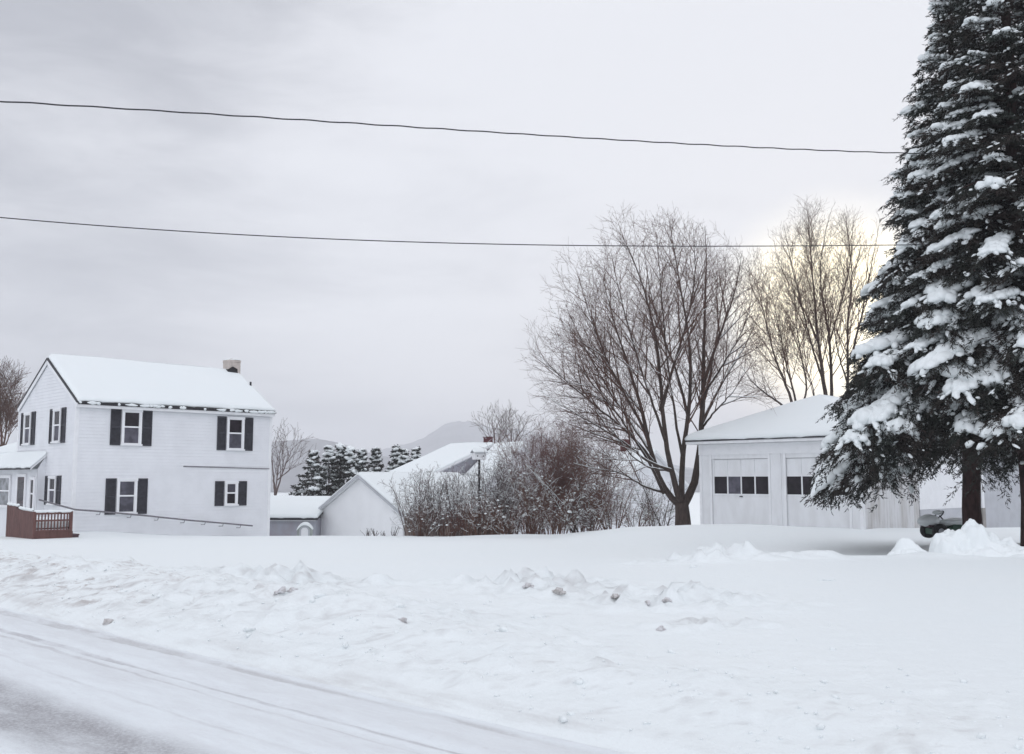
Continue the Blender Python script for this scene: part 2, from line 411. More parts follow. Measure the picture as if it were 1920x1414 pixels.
# ------------------------------------------------------------------ hills
def hill(name, pts, Y, depth, col, col2, seed):
    pxs = np.array([p[0] for p in pts], float); 
    wx = np.array([at(p[0], p[1], Y)[0] for p in pts]); wz = np.array([at(p[0], p[1], Y)[2] for p in pts])
    gx = np.linspace(wx[0], wx[-1], 900); gy = np.linspace(-1, 1, 36)
    GX, GY = np.meshgrid(gx, gy)
    zc = np.interp(GX, wx, wz)
    prof = np.clip(1 - np.abs(GY)**1.5, 0, 1)
    zc = zc + (wz.max()+10)*(.020*fbm(GX/(wx[-1]-wx[0])*260, GX*0+seed, 3, seed) + .05*fbm(GX/(wx[-1]-wx[0])*38, GX*0+seed, 4, seed+2))
    rough = fbm(GX*14/(wx[-1]-wx[0])*3, GY*4, 5, seed)
    H = -9.5 + (zc + 9.5)*prof*(1 + .22*rough*(np.abs(GY)+.12)) 
    V = np.stack([GX, Y + GY*depth, H], -1)
    nx, ny = len(gx), len(gy)
    i = np.arange(ny-1)[:, None]*nx; j = np.arange(nx-1)[None, :]
    Q = np.stack([i+j, i+j+1, i+nx+j+1, i+nx+j], -1).reshape(-1, 4)
    m = simple(name + "_woods", col, .9, .4, .02, 0, col2=col2)
    return tag(rawmesh(name, V, Q, m, None, True), kind="structure")
hill("hills", [(-700, 850), (-300, 835), (0, 840), (300, 850), (480, 838), (545, 826), (590, 822), (625, 828), (680, 846), (760, 862), (900, 874), (1200, 880), (1600, 880), (2300, 860), (3000, 870)], 1350, 420, (0.16, 0.155, 0.17), (0.24, 0.24, 0.26), 5)
hill("mountain", [(560, 885), (700, 850), (760, 834), (800, 817), (835, 796), (862, 789), (890, 793), (925, 802), (990, 808), (1060, 828), (1160, 852), (1300, 880), (1700, 890)], 2700, 600, (0.17, 0.17, 0.19), (0.23, 0.23, 0.25), 9)

def blob_mesh(a, b, c, cen, seed, n=14, m=9, amp=.25):
    th = np.linspace(0, 2*pi, n, endpoint=False); ph = np.linspace(0.0, pi, m)
    PH, TH = np.meshgrid(ph, th, indexing="ij")
    x = np.sin(PH)*np.cos(TH); y = np.sin(PH)*np.sin(TH); z = np.cos(PH)
    r = 1 + amp*2*(fbm(x*1.7 + 5 + seed, y*1.7 + z*1.3 + 9, 3, seed))
    V = np.stack([x*r*a + cen[0], y*r*b + cen[1], z*r*c + cen[2]], -1).reshape(-1, 3)
    i = np.arange(m-1)[:, None]*n; j = np.arange(n)[None, :]; j2 = (j+1) % n
    return V, np.stack([i+j, i+n+j, i+n+j2, i+j2], -1).reshape(-1, 4)

# ------------------------------------------------------------------ building helpers
def P(face, a, out, z): return (a, -out, z) if face == "x" else (-out, a, z)
def fbox(mb, face, a0, a1, o0, o1, z0, z1):
    p = P(face, a0, o0, z0); q = P(face, a1, o1, z1)
    return mb.box(p[0], q[0], p[1], q[1], z0, z1)

def siding(face, a0, a1, z0, z1, off=0.0, lap=0.115, peak=None, lipz=0.013):
    """lapped boards on one wall; peak=(a,z) makes a gable above z1"""
    mb = MB(); z = z0
    ztop = peak[1] if peak else z1
    while z < ztop - .01:
        zt = min(z + lap, ztop)
        def ext(zz):
            if zz <= z1 + 1e-6 or not peak: return a0, a1
            k = (zz - z1) / (peak[1] - z1)
            return a0 + (peak[0] - a0)*k, a1 + (peak[0] - a1)*k
        b0, b1 = ext(z); c0, c1 = ext(zt)
        vs = [P(face, b0, off + lipz, z), P(face, b1, off + lipz, z), P(face, c1, off, zt), P(face, c0, off, zt), P(face, b0, off, z), P(face, b1, off, z)]
        mb.add(vs, [(0, 1, 2, 3), (0, 4, 5, 1)])
        z = zt
    return mb

def window(root, face, a, z0, z1, w, off=0.0, shut=0.40, upper="glass", lower="screen", hshut=True):
    mb = MB(); o0, o1 = off, off + .07
    c = .085
    fbox(mb, face, a-w/2, a-w/2+c, o0, o1, z0+.06, z1-.09); fbox(mb, face, a+w/2-c, a+w/2, o0, o1, z0+.06, z1-.09)
    fbox(mb, face, a-w/2-.015, a+w/2+.015, o0, o1+.01, z1-.09, z1)
    fbox(mb, face, a-w/2-.03, a+w/2+.03, o0, o1+.04, z0, z0+.06)
    zm = (z0+z1)/2 + .02
    i0, i1 = a-w/2+c, a+w/2-c
    fbox(mb, face, i0, i1, o0+.004, o1-.012, zm-.03, zm+.03)
    for q0, q1 in ((i0, i0+.03), (i1-.03, i1)):
        fbox(mb, face, q0, q1, o0+.004, o1-.02, z0+.06, zm-.03); fbox(mb, face, q0, q1, o0+.004, o1-.016, zm+.03, z1-.09)
    fbox(mb, face, i0+.03, i1-.03, o0+.004, o1-.02, z0+.06, z0+.10); fbox(mb, face, i0+.03, i1-.03, o0+.004, o1-.016, z1-.125, z1-.09)
    fr = mb.build("window", "trim", root)
    fbox(MB(), face, i0+.03, i1-.03, o0+.003, o0+.025, zm+.03, z1-.125).build("pane", upper, fr)
    fbox(MB(), face, i0+.03, i1-.03, o0+.003, o0+.018, z0+.10, zm-.03).build("pane", lower, fr)
    if shut:
        for sgn in (-1, 1):
            e = a + sgn*(w/2 + .03); e2 = e + sgn*shut
            mb = MB(); lo, hi = min(e, e2), max(e, e2); r = .045
            fbox(mb, face, lo, lo+r, off, off+.04, z0, z1); fbox(mb, face, hi-r, hi, off, off+.04, z0, z1)
            for q0, q1 in ((z0, z0+.07), (z1-.07, z1), ((z0+z1)/2-.035, (z0+z1)/2+.035)): fbox(mb, face, lo+r, hi-r, off, off+.04, q0, q1)
            z = z0+.075
            while z < z1-.09:
                if abs(z+.02-(z0+z1)/2) > .05:
                    vs = [P(face, lo+r, off+.034, z), P(face, hi-r, off+.034, z), P(face, hi-r, off+.012, z+.045), P(face, lo+r, off+.012, z+.045)]
                    mb.add(vs, [(0, 1, 2, 3)])
                z += .042
            fbox(mb, face, lo+r, hi-r, off, off+.008, z0+.07, z1-.07)
            mb.build("shutter", "shutter", root)
    return fr

def snow_slab(quad, t, nu=40, nv=16, seed=0, edges=(1, 1, 0, 1), amp=.04, over=0.05, er=.22):
    """quad: eave-a, eave-b, ridge-b, ridge-a. edges rounded: (eave, b-side, ridge, a-side)"""
    a, b, c, d = [np.array(p, float) for p in quad]
    Lu = np.linalg.norm(b-a); Lv = np.linalg.norm((d+c)/2-(a+b)/2)
    uu = np.linspace(0, 1, nu+1); vv = np.linspace(0, 1, nv+1)
    uu = uu - .6*np.sin(2*pi*uu)/(2*pi); vv = vv - .6*np.sin(2*pi*vv)/(2*pi)
    U, W = np.meshgrid(uu, vv)
    Pn = (1-U)[..., None]*(1-W)[..., None]*a + U[..., None]*(1-W)[..., None]*b + U[..., None]*W[..., None]*c + (1-U)[..., None]*W[..., None]*d
    def rd(x): x = np.clip(x, 0, 1); return np.sqrt(np.clip(1-(1-x)**2, 0, 1))
    pr = np.ones_like(U)
    if edges[0]: pr = pr*(.35+.65*rd(W*Lv/er))
    if edges[2]: pr = pr*(.35+.65*rd((1-W)*Lv/er))
    if edges[3]: pr = pr*(.30+.70*rd(U*Lu/er))
    if edges[1]: pr = pr*(.30+.70*rd((1-U)*Lu/er))
    n = fbm(Pn[..., 0]*1.1 + seed, Pn[..., 1]*1.1 + Pn[..., 2]*1.1, 4, seed)
    n2 = fbm(Pn[..., 0]*.35 + seed, Pn[..., 1]*.35, 2, seed+3)
    th = t*pr*(1 + .45*n2) + amp*n*pr
    th = np.maximum(th, .012)
    top = Pn.copy(); top[..., 2] += th + .006
    out = (a+b)/2 - (c+d)/2; out[2] = 0; out /= np.linalg.norm(out)
    ev = np.exp(-(W*Lv/.18)**2)*edges[0]
    wob = over*(.6 + 2.2*fbm(U*Lu*1.4 + seed, U*0, 3, seed+9))
    top += (ev*wob)[..., None]*out
    top[..., 2] -= ev*np.clip(fbm(U*Lu*1.9+seed, U*0+3, 3, seed+4)-.02, 0, 1)*.16*edges[0]
    bot = Pn.copy(); bot[..., 2] += .005; bot += (ev*wob*.55)[..., None]*out
    bot[..., 2] -= ev*np.clip(fbm(U*Lu*1.9+seed, U*0+3, 3, seed+4)-.02, 0, 1)*.20*edges[0]
    n_u, n_v = nu+1, nv+1
    V = np.concatenate([top.reshape(-1, 3), bot.reshape(-1, 3)]); o = n_u*n_v
    i = np.arange(nv)[:, None]*n_u; j = np.arange(nu)[None, :]
    Qt = np.stack([i+j, i+j+1, i+n_u+j+1, i+n_u+j], -1).reshape(-1, 4)
    Qb = Qt[:, ::-1] + o
    ring = list(range(nu)) ; sk = []
    for q in range(nu):
        sk.append((q, o+q, o+q+1, q+1)); k = nv*n_u+q; sk.append((k, k+1, o+k+1, o+k))
    for q in range(nv):
        k = q*n_u; sk.append((k, k+n_u, o+k+n_u, o+k)); k = q*n_u+nu; sk.append((k, o+k, o+k+n_u, k+n_u))
    return V, np.concatenate([Qt, Qb, np.array(sk)])
def snow_on(slabs, name, parent, mat="roofsnow"):
    return [rawmesh(name, V, Q, mat, parent, True) for V, Q in slabs][0]

# ------------------------------------------------------------------ white two-storey house
C = at(138, 900, 38.0); HB = -0.95
house = empty("white_house", (C[0], C[1], HB), A44, label="white two-storey clapboard house with dark shutters and a cream chimney", cat="house")
L, G = 8.35, 6.35
he, hr = 5.50, 7.32         # wall top, ridge
def hz(z): return z - HB
wl = siding("x", 0, L, 0, he, lap=.13, lipz=.019).build("wall", "siding", house)
siding("y", 0, G, 0, he, lap=.13, peak=(G/2, hr), lipz=.016).build("wall", "siding", house)
mb = MB(); mb.add([(0.02, G, 0), (L, G, 0), (L, G, he), (0.02, G, he)], [(0, 1, 2, 3)])
mb.add([(L, 0.02, 0), (L, G, 0), (L, G, he), (L, G/2, hr), (L, .02, he)], [(0, 1, 2, 3, 4)]); mb.build("wall", "siding", house)
for (x, y) in ((-.03, -.03), (L-.10, -.03), (-.03, G-.1)): MB().box(x, x+.13, y, y+.13, 0, he-.03).build("corner_board", "trim", house)
ov, rk = .20, .06
sl = (hr-he)/(G/2); ez = he - ov*sl
rf = MB().slab([(-rk, -ov, ez+.14), (L+rk, -ov, ez+.14), (L+rk, G/2, hr+.14), (-rk, G/2, hr+.14)], .12)
rf.slab([(-rk, G/2, hr+.14), (L+rk, G/2, hr+.14), (L+rk, G+.03, he+.13), (-rk, G+.03, he+.13)], .12)
roof = rf.build("roof", "shingle", house)
snow_on([snow_slab([(-rk+.02, -ov+.01, ez+.145), (L+rk, -ov+.01, ez+.145), (L+rk, G/2, hr+.145), (-rk+.02, G/2, hr+.145)], .16, 90, 26, 3, amp=.07),
         snow_slab([(L+rk, G+.03, he+.135), (-rk+.02, G+.03, he+.135), (-rk+.02, G/2, hr+.145), (L+rk, G/2, hr+.145)], .16, 60, 16, 4)], "snow", roof)
mb = MB()
mb.box(-rk, L+rk, -ov-.025, -ov-.003, ez-.09, ez+.016); mb.box(-rk, L+rk, -ov-.003, -.03, ez-.09, ez-.06)
mb.build("fascia", "trim", house)
mb = MB(); mb.box(-rk-.01, L+rk+.01, -ov-.10, -ov-.03, ez+.048, ez+.085); mb.build("gutter", "gutter", house)
mb = MB()
for y0, y1, zz0 in ((-ov, G/2, ez), (G+.03, G/2, he)):
    mb.bar((-rk-.015, y0, zz0+.11), (-rk-.015, y1, hr+.11), .03, .075)
mb.build("rake_board", "gutter", house)
mb = MB()
for y0, y1, zz0 in ((-ov, G/2, ez), (G+.03, G/2, he)): mb.bar((-rk+.0, y0, zz0-.02), (-rk+.0, y1, hr-.02), .028, .16)
mb.build("frieze_board", "trim", house)
rgi = np.random.default_rng(4); tb = Tubes()
for q in range(44):
    x = rgi.uniform(-.05, L+.05); sz = rgi.uniform(.02, .05)*(2.8 if rgi.random() < .25 else 1)
    tb.raw(*blob_mesh(sz*2.0, .05, .05, (x, -ov-.085, ez+.075+rgi.uniform(-.015, .02)), q, 12, 7, .5))
tb.build("gutter_snow", "roofsnow", house)
window(house, "x", 2.13, hz(2.94), hz(4.36), .80, .014)
window(house, "x", 6.62, hz(2.84), hz(4.26), .80, .014)
window(house, "x", 2.04, hz(.27), hz(1.66), .80, .014, upper="screen")
window(house, "x", 6.50, hz(.52), hz(1.55), .60, .014, upper="screen", lower="glass")
window(house, "y", 1.83, hz(3.03), hz(4.40), .80, .014)
window(house, "y", 5.15, hz(3.03), hz(4.40), .80, .014)
window(house, "y", 2.02, hz(.62), hz(1.76), .78, .014)
MB().bar((4.35, -.03, hz(2.15)), (L-.06, -.03, hz(2.08)), .03, .035).build("cable", "greymetal", house)
# chimney
ch = MB()
cx, cy = 8.12, G/2+.05; w = .29
ch.box(cx-w, cx+w, cy-w, cy+w, hr-.6, hz(6.98)); chim = ch.build("chimney", "cream", house, bevel=.01)
cc = MB(); cc.box(cx-w-.012, cx+w+.012, cy-w-.012, cy+w+.012, hz(6.98)+.002, hz(7.08)); cc.box(cx-.09, cx+.09, cy-.09, cy+.09, hz(7.08), hz(7.16)); cc.build("chimney_cap", "cream", chim)
fl = MB(); fl.add([(cx-w-.06, cy-w-.03, hr-.12), (cx+.16, cy-w-.03, hr-.12), (cx+.12, cy-w-.03, hr+.30), (cx-.12, cy-w-.03, hr+.40), (cx-w-.06, cy-w-.03, hr+.26), (cx-w-.06, cy+w, hr+.0), (cx-w-.06, cy+w, hr+.30)],
   [(0, 1, 2, 3, 4), (0, 4, 6, 5)]); fl.build("flashing", "black", chim)
snow_on([snow_slab([(cx-w, cy-w, hz(7.085)), (cx+w, cy-w, hz(7.085)), (cx+w, cy+w, hz(7.085)), (cx-w, cy+w, hz(7.085))], .06, 8, 8, 5, (1, 1, 1, 1), .02, 0, .1)], "snow", chim)
MB().tube([(8.28, 1.75, he+.8), (8.28, 1.75, he+1.45)], .045, 8).build("vent_pipe", "gutter", house)
# entry porch on the road side and the low wing beyond it
py0, py1, pw = 2.95, 11.0, .30
mb = siding("y", py0, py1, 0, hz(2.05), pw); mb.add([(-pw, py0, 0), (0, py0, 0), (0, py0, hz(2.6)), (-pw, py0, hz(2.05))], [(0, 1, 2, 3)])
por = mb.build("porch", "siding", house)
pr = MB().slab([(-.62, py0-.10, hz(2.06)), (-.62, py1, hz(2.06)), (-.02, py1, hz(2.62)), (-.02, py0-.10, hz(2.62))], .07).build("porch_roof", "trim", house)
snow_on([snow_slab([(-.62, py1, hz(2.065)), (-.62, py0-.10, hz(2.065)), (-.03, py0-.10, hz(2.625)), (-.03, py1, hz(2.625))], .14, 60, 12, 12)], "snow", pr)
MB().box(-.69, -.625, py0-.11, py1, hz(2.01), hz(2.06)).build("porch_gutter", "gutter", house)
wg = MB(); wg.add([(0.0, G+.01, hz(2.3)), (0, py1, hz(2.3)), (3.2, py1, hz(2.3)), (3.2, G+.01, hz(2.3)), (0, G+.01, 0), (0, py1, 0), (3.2, py1, 0), (3.2, G+.01, 0)], [(0, 1, 5, 4), (1, 2, 6, 5), (2, 3, 7, 6)])
wg.build("wing_wall", "siding", house)
wr = MB().slab([(-.03, G+.02, hz(2.72)), (-.03, py1, hz(2.72)), (2.8, py1, hz(3.68)), (2.8, G+.02, hz(3.68))], .1).build("wing_roof", "shingle", house)
snow_on([snow_slab([(-.03, py1, hz(2.725)), (-.03, G+.02, hz(2.725)), (2.8, G+.02, hz(3.685)), (2.8, py1, hz(3.685))], .14, 30, 14, 13)], "snow", wr)
dr = fbox(MB(), "y", 4.25, 5.05, pw+.014, pw+.05, hz(-.1), hz(1.72)).build("door", "door", house)
mb = MB()
for a0, a1 in ((4.13, 4.25), (5.05, 5.17)): fbox(mb, "y", a0, a1, pw+.014, pw+.07, hz(-.1), hz(1.72))
fbox(mb, "y", 4.13, 5.17, pw+.014, pw+.075, hz(1.72), hz(1.84)); mb.build("door_frame", "trim", house)
fbox(MB(), "y", 4.33, 4.97, pw+.05, pw+.056, hz(.75), hz(1.6)).build("door_glass", "glass", dr)
MB().tube([P("y", 4.32, pw+.05, hz(.62)), P("y", 4.32, pw+.11, hz(.62))], .03, 8).build("handle", "greymetal", dr)
window(house, "y", 3.35, hz(.35), hz(1.72), .55, pw+.014, shut=0, upper="glass", lower="glass")
window(house, "y", 6.7, hz(.45), hz(1.80), 1.5, pw+.014, shut=0, upper="paleglass", lower="paleglass")

# ------------------------------------------------------------------ deck with railing, handrail
D = at(67, 900, 35.0); DB = -0.56
deck = empty("wooden_deck", (D[0], D[1], DB), A44, label="small red-brown wooden deck with white-gapped railing beside the white house", cat="deck")
def dz(z): return z - DB
dw, dl = 1.33, 2.75
mb = MB(); mb.box(.05, dw, .05, dl, dz(-.12), dz(-.07)); mb.build("floor", "redwood", deck)
mb = MB(); mb.box(.0, dw, -.03, .0, dz(-.56), dz(-.20)); mb.build("skirt", "redwood", deck)
mb = MB()
n = 13
for k in range(n):
    y0 = .05 + k*(dl-.05)/n; y1 = y0 + (dl-.05)/n - .012
    top = .50 if y0 < 1.55 else .60
    mb.box(-.03, 0, y0, y1, dz(-.55), dz(top + .09*y0/dl))
mb.build("side_boards", "redwood", deck)
for (x, y, h) in ((0, 0, .56), (dw-.1, 0, .55), (0, 1.55, .68), (0, dl-.1, .78)):
    MB().box(x-.035, x+.07, y-.055, y+.05, dz(-.55), dz(h-.05)).build("post", "redwood", deck)
mb = MB(); mb.box(.07, dw-.14, -.05, .0, dz(.40), dz(.50)); mb.box(.07, dw-.14, -.045, -.005, dz(.16), dz(.22)); mb.box(.07, dw-.14, -.045, -.005, dz(-.2), dz(-.13)); mb.build("rail", "redwood", deck)
for k in range(10):
    x = .13 + k*(dw-.33)/9.3
    MB().box(x, x+.042, -.04, -.012, dz(-.13), dz(.40)).build("baluster", "redwood", deck)
tb = Tubes()
for a, b_ in (((-.02, -.02, dz(.515)), (dw, -.02, dz(.50))), ((-.015, .05, dz(.56)), (-.015, 1.5, dz(.62))), ((-.015, 1.5, dz(.70)), (-.015, dl, dz(.74)))):
    a = np.array(a); b_ = np.array(b_); q = np.linspace(0, 1, 22)[:, None]; Pp = a + (b_-a)*q; Pp[:, 2] += .02*fbm(np.arange(22)*.5, np.zeros(22), 2, 4)
    r = .05 + .03*fbm(np.arange(22)*.6, np.ones(22), 2, 8); r[0] = r[-1] = .01
    tb.add(Pp, r, 7)
tb.build("snow", "roofsnow", deck)
# snow lying on the deck, pale between the balusters
V, Q = snow_slab([(.06, .06, dz(-.065)), (dw-.02, .06, dz(-.065)), (dw-.02, dl, dz(-.065)), (.06, dl, dz(-.065))], .30, 14, 20, 6, (1, 1, 1, 1), .05, 0)
rawmesh("floor_snow", V, Q, "roofsnow", deck, True)
mb = MB(); mb.box(dw, dw+.24, -.02, .8, dz(-.36), dz(-.31)); mb.box(dw+.02, dw+.22, 0.0, .78, dz(-.55), dz(-.36)); mb.box(dw+.25, dw+.50, -.02, .8, dz(-.52), dz(-.47)); mb.box(dw+.27, dw+.48, 0.0, .78, dz(-.62), dz(-.52))
mb.build("step", "seat", deck)

hrr = empty("handrail", (C[0], C[1], HB), A44, label="long grey metal handrail sloping along the white house wall", cat="handrail")
pts = [(-.9, .9, hz(.86)), (-.45, .15, hz(.66)), (-.05, -.42, hz(.50)), (.8, -.38, hz(.42)), (2.5, -.38, hz(.23)), (4.5, -.38, hz(-.02)), (7.35, -.38, hz(-.33))]
MB().tube(pts, .032, 8).build("rail", "greymetal", hrr)
for x in (.9, 2.1, 3.2, 4.3, 5.2, 6.0, 6.8):
    z = np.interp(x, [p[0] for p in pts], [p[2] for p in pts])
    MB().tube([(x, -.38, z-.025), (x, -.33, z-.12), (x, -.015, z-.13)], .014, 6).build("bracket", "greymetal", hrr)

# ------------------------------------------------------------------ two-car garage with hip roof
CG = at(1617, 900, 33.0); GB = -0.45
gar = empty("two_car_garage", (CG[0], CG[1], GB), A44, label="white two-car garage with hip roof of thick snow and small door windows", cat="garage")
def gzz(z): return z - GB
W = 6.42; WD = 8.0; gt = gzz(2.92)
DO = ((3.42, 5.88), (.40, 2.88)); dt = gzz(2.36)
mb = MB()
pieces = [(0, .40), (2.88, 3.42), (5.88, W)]
for a0, a1 in pieces: fbox(mb, "y", a0, a1, -.14, 0, 0, dt)
fbox(mb, "y", 0, W, -.14, 0, dt, gt)
mb.build("front_wall", "garagewhite", gar)
mb = MB()
fbox(mb, "y", -.02, W+.02, .003, .03, gzz(2.52), gt-.01)
for a0, a1 in ((0, .11), (2.80, 2.885), (3.415, 3.50), (.395, .48), (2.985, 3.0), (5.875, 5.96), (W-.11, W)):
    fbox(mb, "y", a0, a1, .003, .024, 0.0, gzz(2.515))
mb.build("trim_boards", "trim", gar)
# right side: vertical boards, then a block of panels further back
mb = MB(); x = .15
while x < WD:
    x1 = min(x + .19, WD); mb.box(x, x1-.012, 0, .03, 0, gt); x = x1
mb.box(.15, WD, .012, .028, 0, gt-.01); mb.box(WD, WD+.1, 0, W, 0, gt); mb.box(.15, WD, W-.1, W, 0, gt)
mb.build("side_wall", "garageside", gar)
MB().box(4.15, WD, -.03, -.004, gzz(.55), gt-.3).build("side_panel", "trim", gar)
MB().box(4.15, WD, -.035, -.004, 0, gzz(.545)).build("side_panel", "palegrey", gar)
for (a0, a1) in DO:
    d = MB()
    fbox(d, "y", a0+.01, a1-.01, -.10, -.055, 0, dt-.01)
    w0, w1 = gzz(1.10), gzz(1.72)
    ins = .08; n = 4; pwid = (a1-a0-2*ins)/n
    f0, f1 = -.055, -.03
    fbox(d, "y", a0+.01, a0+ins, f0, f1, 0, dt-.01); fbox(d, "y", a1-ins, a1-.01, f0, f1, 0, dt-.01)
    fbox(d, "y", a0+ins, a1-ins, f0, f1-.003, w1, w1+.06); fbox(d, "y", a0+ins, a1-ins, f0, f1-.003, w0-.07, w0)
    fbox(d, "y", a0+ins, a1-ins, f0, f1-.012, 0.28, w0-.08); fbox(d, "y", a0+ins, a1-ins, f0, f1-.003, 0.0, .27)
    for k in range(n):
        q = a0 + ins + k*pwid
        fbox(d, "y", q+.006, q+pwid-.006, f0, f1-.010, w1+.062, dt-.02)
    for k in range(1, n): fbox(d, "y", a0+ins+k*pwid-.026, a0+ins+k*pwid+.026, f0, f1-.005, w0, w1)
    do = d.build("garage_door", "garagewhite", gar)
    for k in range(n):
        q = a0 + ins + k*pwid
        fbox(MB(), "y", q+(.026 if k else 0), q+pwid-(.026 if k < n-1 else 0), f0, f0+.008, w0, w1).build("pane", "glass" if not (k == 2 and a0 > 3) else "screen", do)
    MB().box(*sorted((P("y", 0, f1, 0)[0], P("y", 0, f1+.05, 0)[0])), (a0+a1)/2-.05, (a0+a1)/2+.05, w0-.11, w0-.075).build("handle", "gutter", do)
ov = .36; e = gt + .02; apex = gzz(4.56); hw = W/2
crn = [(-ov, -ov), (WD+ov, -ov), (WD+ov, W+ov), (-ov, W+ov)]
rf = MB()
rl = [(x, y, e-.02) for x, y in crn]; rt = [(x, y, e+.10) for x, y in crn]
rf.add(rl + rt + [(hw, hw, apex-.1), (WD-hw, hw, apex-.1)], [(0, 3, 2, 1)] + [(k, (k+1) % 4, 4+(k+1) % 4, 4+k) for k in range(4)] + [(4, 5, 9, 8), (5, 6, 9), (6, 7, 8, 9), (7, 4, 8)])
groof = rf.build("roof", "garagewhite", gar)
mb = MB()
mb.box(-ov-.02, -ov-.004, -ov-.02, W+ov+.02, e+.105-.03, e+.125); mb.box(-ov-.004, WD+ov, -ov-.02, -ov-.004, e+.105-.03, e+.125)
mb.build("drip_edge", "gutter", gar)
ee = e + .115; rg0, rg1 = (hw, hw, apex), (WD-hw, hw, apex); c3 = [(x, y, ee) for x, y in crn]
sl_ = [snow_slab([c3[3], c3[0], rg0, rg0], .22, 44, 26, 30, (1, 0, 0, 0), .03, .04, .35), snow_slab([c3[0], c3[1], rg1, rg0], .22, 44, 26, 31, (1, 0, 0, 0), .03, .04, .35),
       snow_slab([c3[1], c3[2], rg1, rg1], .22, 44, 26, 32, (1, 0, 0, 0), .03, .04, .35), snow_slab([c3[2], c3[3], rg0, rg1], .22, 44, 26, 33, (1, 0, 0, 0), .03, .04, .35)]
snow_on(sl_, "snow", groof)

# ------------------------------------------------------------------ pale building behind the spruces
CS = at(1836, 900, 40.0); SB = -.5
sb = empty("pale_building", (CS[0], CS[1], SB), A44, label="pale grey building with white corner post behind the spruces", cat="building")
mb = MB(); mb.box(0.1, 9, 0, .15, 0, 3.0); mb.box(0, .15, .12, 7, 0, 3.0); mb.build("wall", "palegrey", sb)
MB().box(-.12, .12, -.12, .1, 1.0, 3.02).build("corner_post", "trim", sb)
MB().box(-.14, .14, -.14, .1, 0, .998).build("post_base", "tan", sb)
r_ = MB().slab([(-.4, -.4, 3.1), (9.4, -.4, 3.1), (9.4, 3.5, 4.3), (-.4, 3.5, 4.3)], .1).slab([(-.4, 3.5, 4.3), (9.4, 3.5, 4.3), (9.4, 7.4, 3.1), (-.4, 7.4, 3.1)], .1).build("roof", "shingle", sb)
snow_on([snow_slab([(-.4, -.4, 3.105), (9.4, -.4, 3.105), (9.4, 3.5, 4.305), (-.4, 3.5, 4.305)], .2, 40, 14, 7), snow_slab([(9.4, 7.4, 3.105), (-.4, 7.4, 3.105), (-.4, 3.5, 4.305), (9.4, 3.5, 4.305)], .2, 40, 14, 8)], "snow", r_)

# ------------------------------------------------------------------ white gable garage beyond the crest
CW = at(757, 900, 46.0); WB = -1.9
wg = empty("gabled_garage", (CW[0], CW[1], WB), A44, label="plain white windowless gable end of a small garage with brown board side", cat="garage")
W2, L2 = 6.65, 6.1; h2 = .05 - WB; r2 = 1.72 - WB
siding("y", 0, W2, 0, h2, lap=.2, peak=(W2/2, r2), lipz=.006).build("gable_wall", "brightwall", wg)
mb = MB(); x = .02
while x < L2: mb.box(x, x+.155, 0.0, .03, 0, h2-.02); x += .165
mb.box(.02, L2, .01, .028, 0, h2-.03); mb.build("side_wall", "brownboard", wg)
MB().add([(L2, 0.03, 0), (L2, W2, 0), (L2, W2, h2), (L2, W2/2, r2), (L2, .03, h2)], [(0, 1, 2, 3, 4)]).add([(0, W2, 0), (L2, W2, 0), (L2, W2, h2), (0, W2, h2)], [(0, 1, 2, 3)]).build("back_wall", "siding", wg)
MB().box(-.018, .06, -.018, .06, 0, h2).box(-.018, .06, W2-.06, W2+.018, 0, h2).build("corner_board", "trim", wg)
sl = (r2-h2)/(W2/2); ov = .28; ez = h2 - ov*sl
rr = MB().slab([(-.2, -ov, ez+.12), (L2+.2, -ov, ez+.12), (L2+.2, W2/2, r2+.12), (-.2, W2/2, r2+.12)], .1).slab([(-.2, W2/2, r2+.12), (L2+.2, W2/2, r2+.12), (L2+.2, W2+ov, ez+.12), (-.2, W2+ov, ez+.12)], .1).build("roof", "trim", wg)
snow_on([snow_slab([(-.2, -ov, ez+.125), (L2+.2, -ov, ez+.125), (L2+.2, W2/2, r2+.125), (-.2, W2/2, r2+.125)], .14, 40, 16, 15), snow_slab([(L2+.2, W2+ov, ez+.125), (-.2, W2+ov, ez+.125), (-.2, W2/2, r2+.125), (L2+.2, W2/2, r2+.125)], .14, 40, 16, 16)], "snow", rr)
MB().bar((-.215, -ov, ez+.06), (-.215, W2/2, r2+.06), .022, .12).bar((-.215, W2/2, r2+.06), (-.215, W2+ov, ez+.06), .022, .12).build("rake_board", "palegrey", wg)
MB().box(-.1, L2+.1, -ov-.03, -ov-.005, ez-.02, ez+.1).build("fascia", "brownboard", wg)

# ------------------------------------------------------------------ low grey shed between the two
S0 = at(503, 900, 50.0); ShB = -2.0
sh = empty("low_shed", (S0[0]-1.0, S0[1], ShB), R(-3), label="low grey shed with snowy roof between the house and gabled garage", cat="shed")
hs = -.30 - ShB
mb = MB(); mb.box(0, 3.45, 0, .1, 0, hs); mb.box(0, .1, .1, 3.2, 0, hs); mb.box(3.35, 3.45, .1, 3.2, 0, hs); mb.build("wall", "greywall", sh)
MB().box(.95, 1.08, -.02, -.003, 0, hs-.12).box(0, 3.45, -.03, -.003, hs-.12, hs-.02).build("trim", "trim", sh)
r_ = MB().slab([(-.25, -.25, hs+.04), (3.58, -.25, hs+.04), (3.58, 3.4, hs+.95), (-.25, 3.4, hs+.95)], .1).build("roof", "gutter", sh)
snow_on([snow_slab([(-.25, -.25, hs+.045), (3.58, -.25, hs+.045), (3.58, 3.4, hs+.955), (-.25, 3.4, hs+.955)], .16, 40, 20, 19, (1, 1, 1, 1))], "snow", r_)

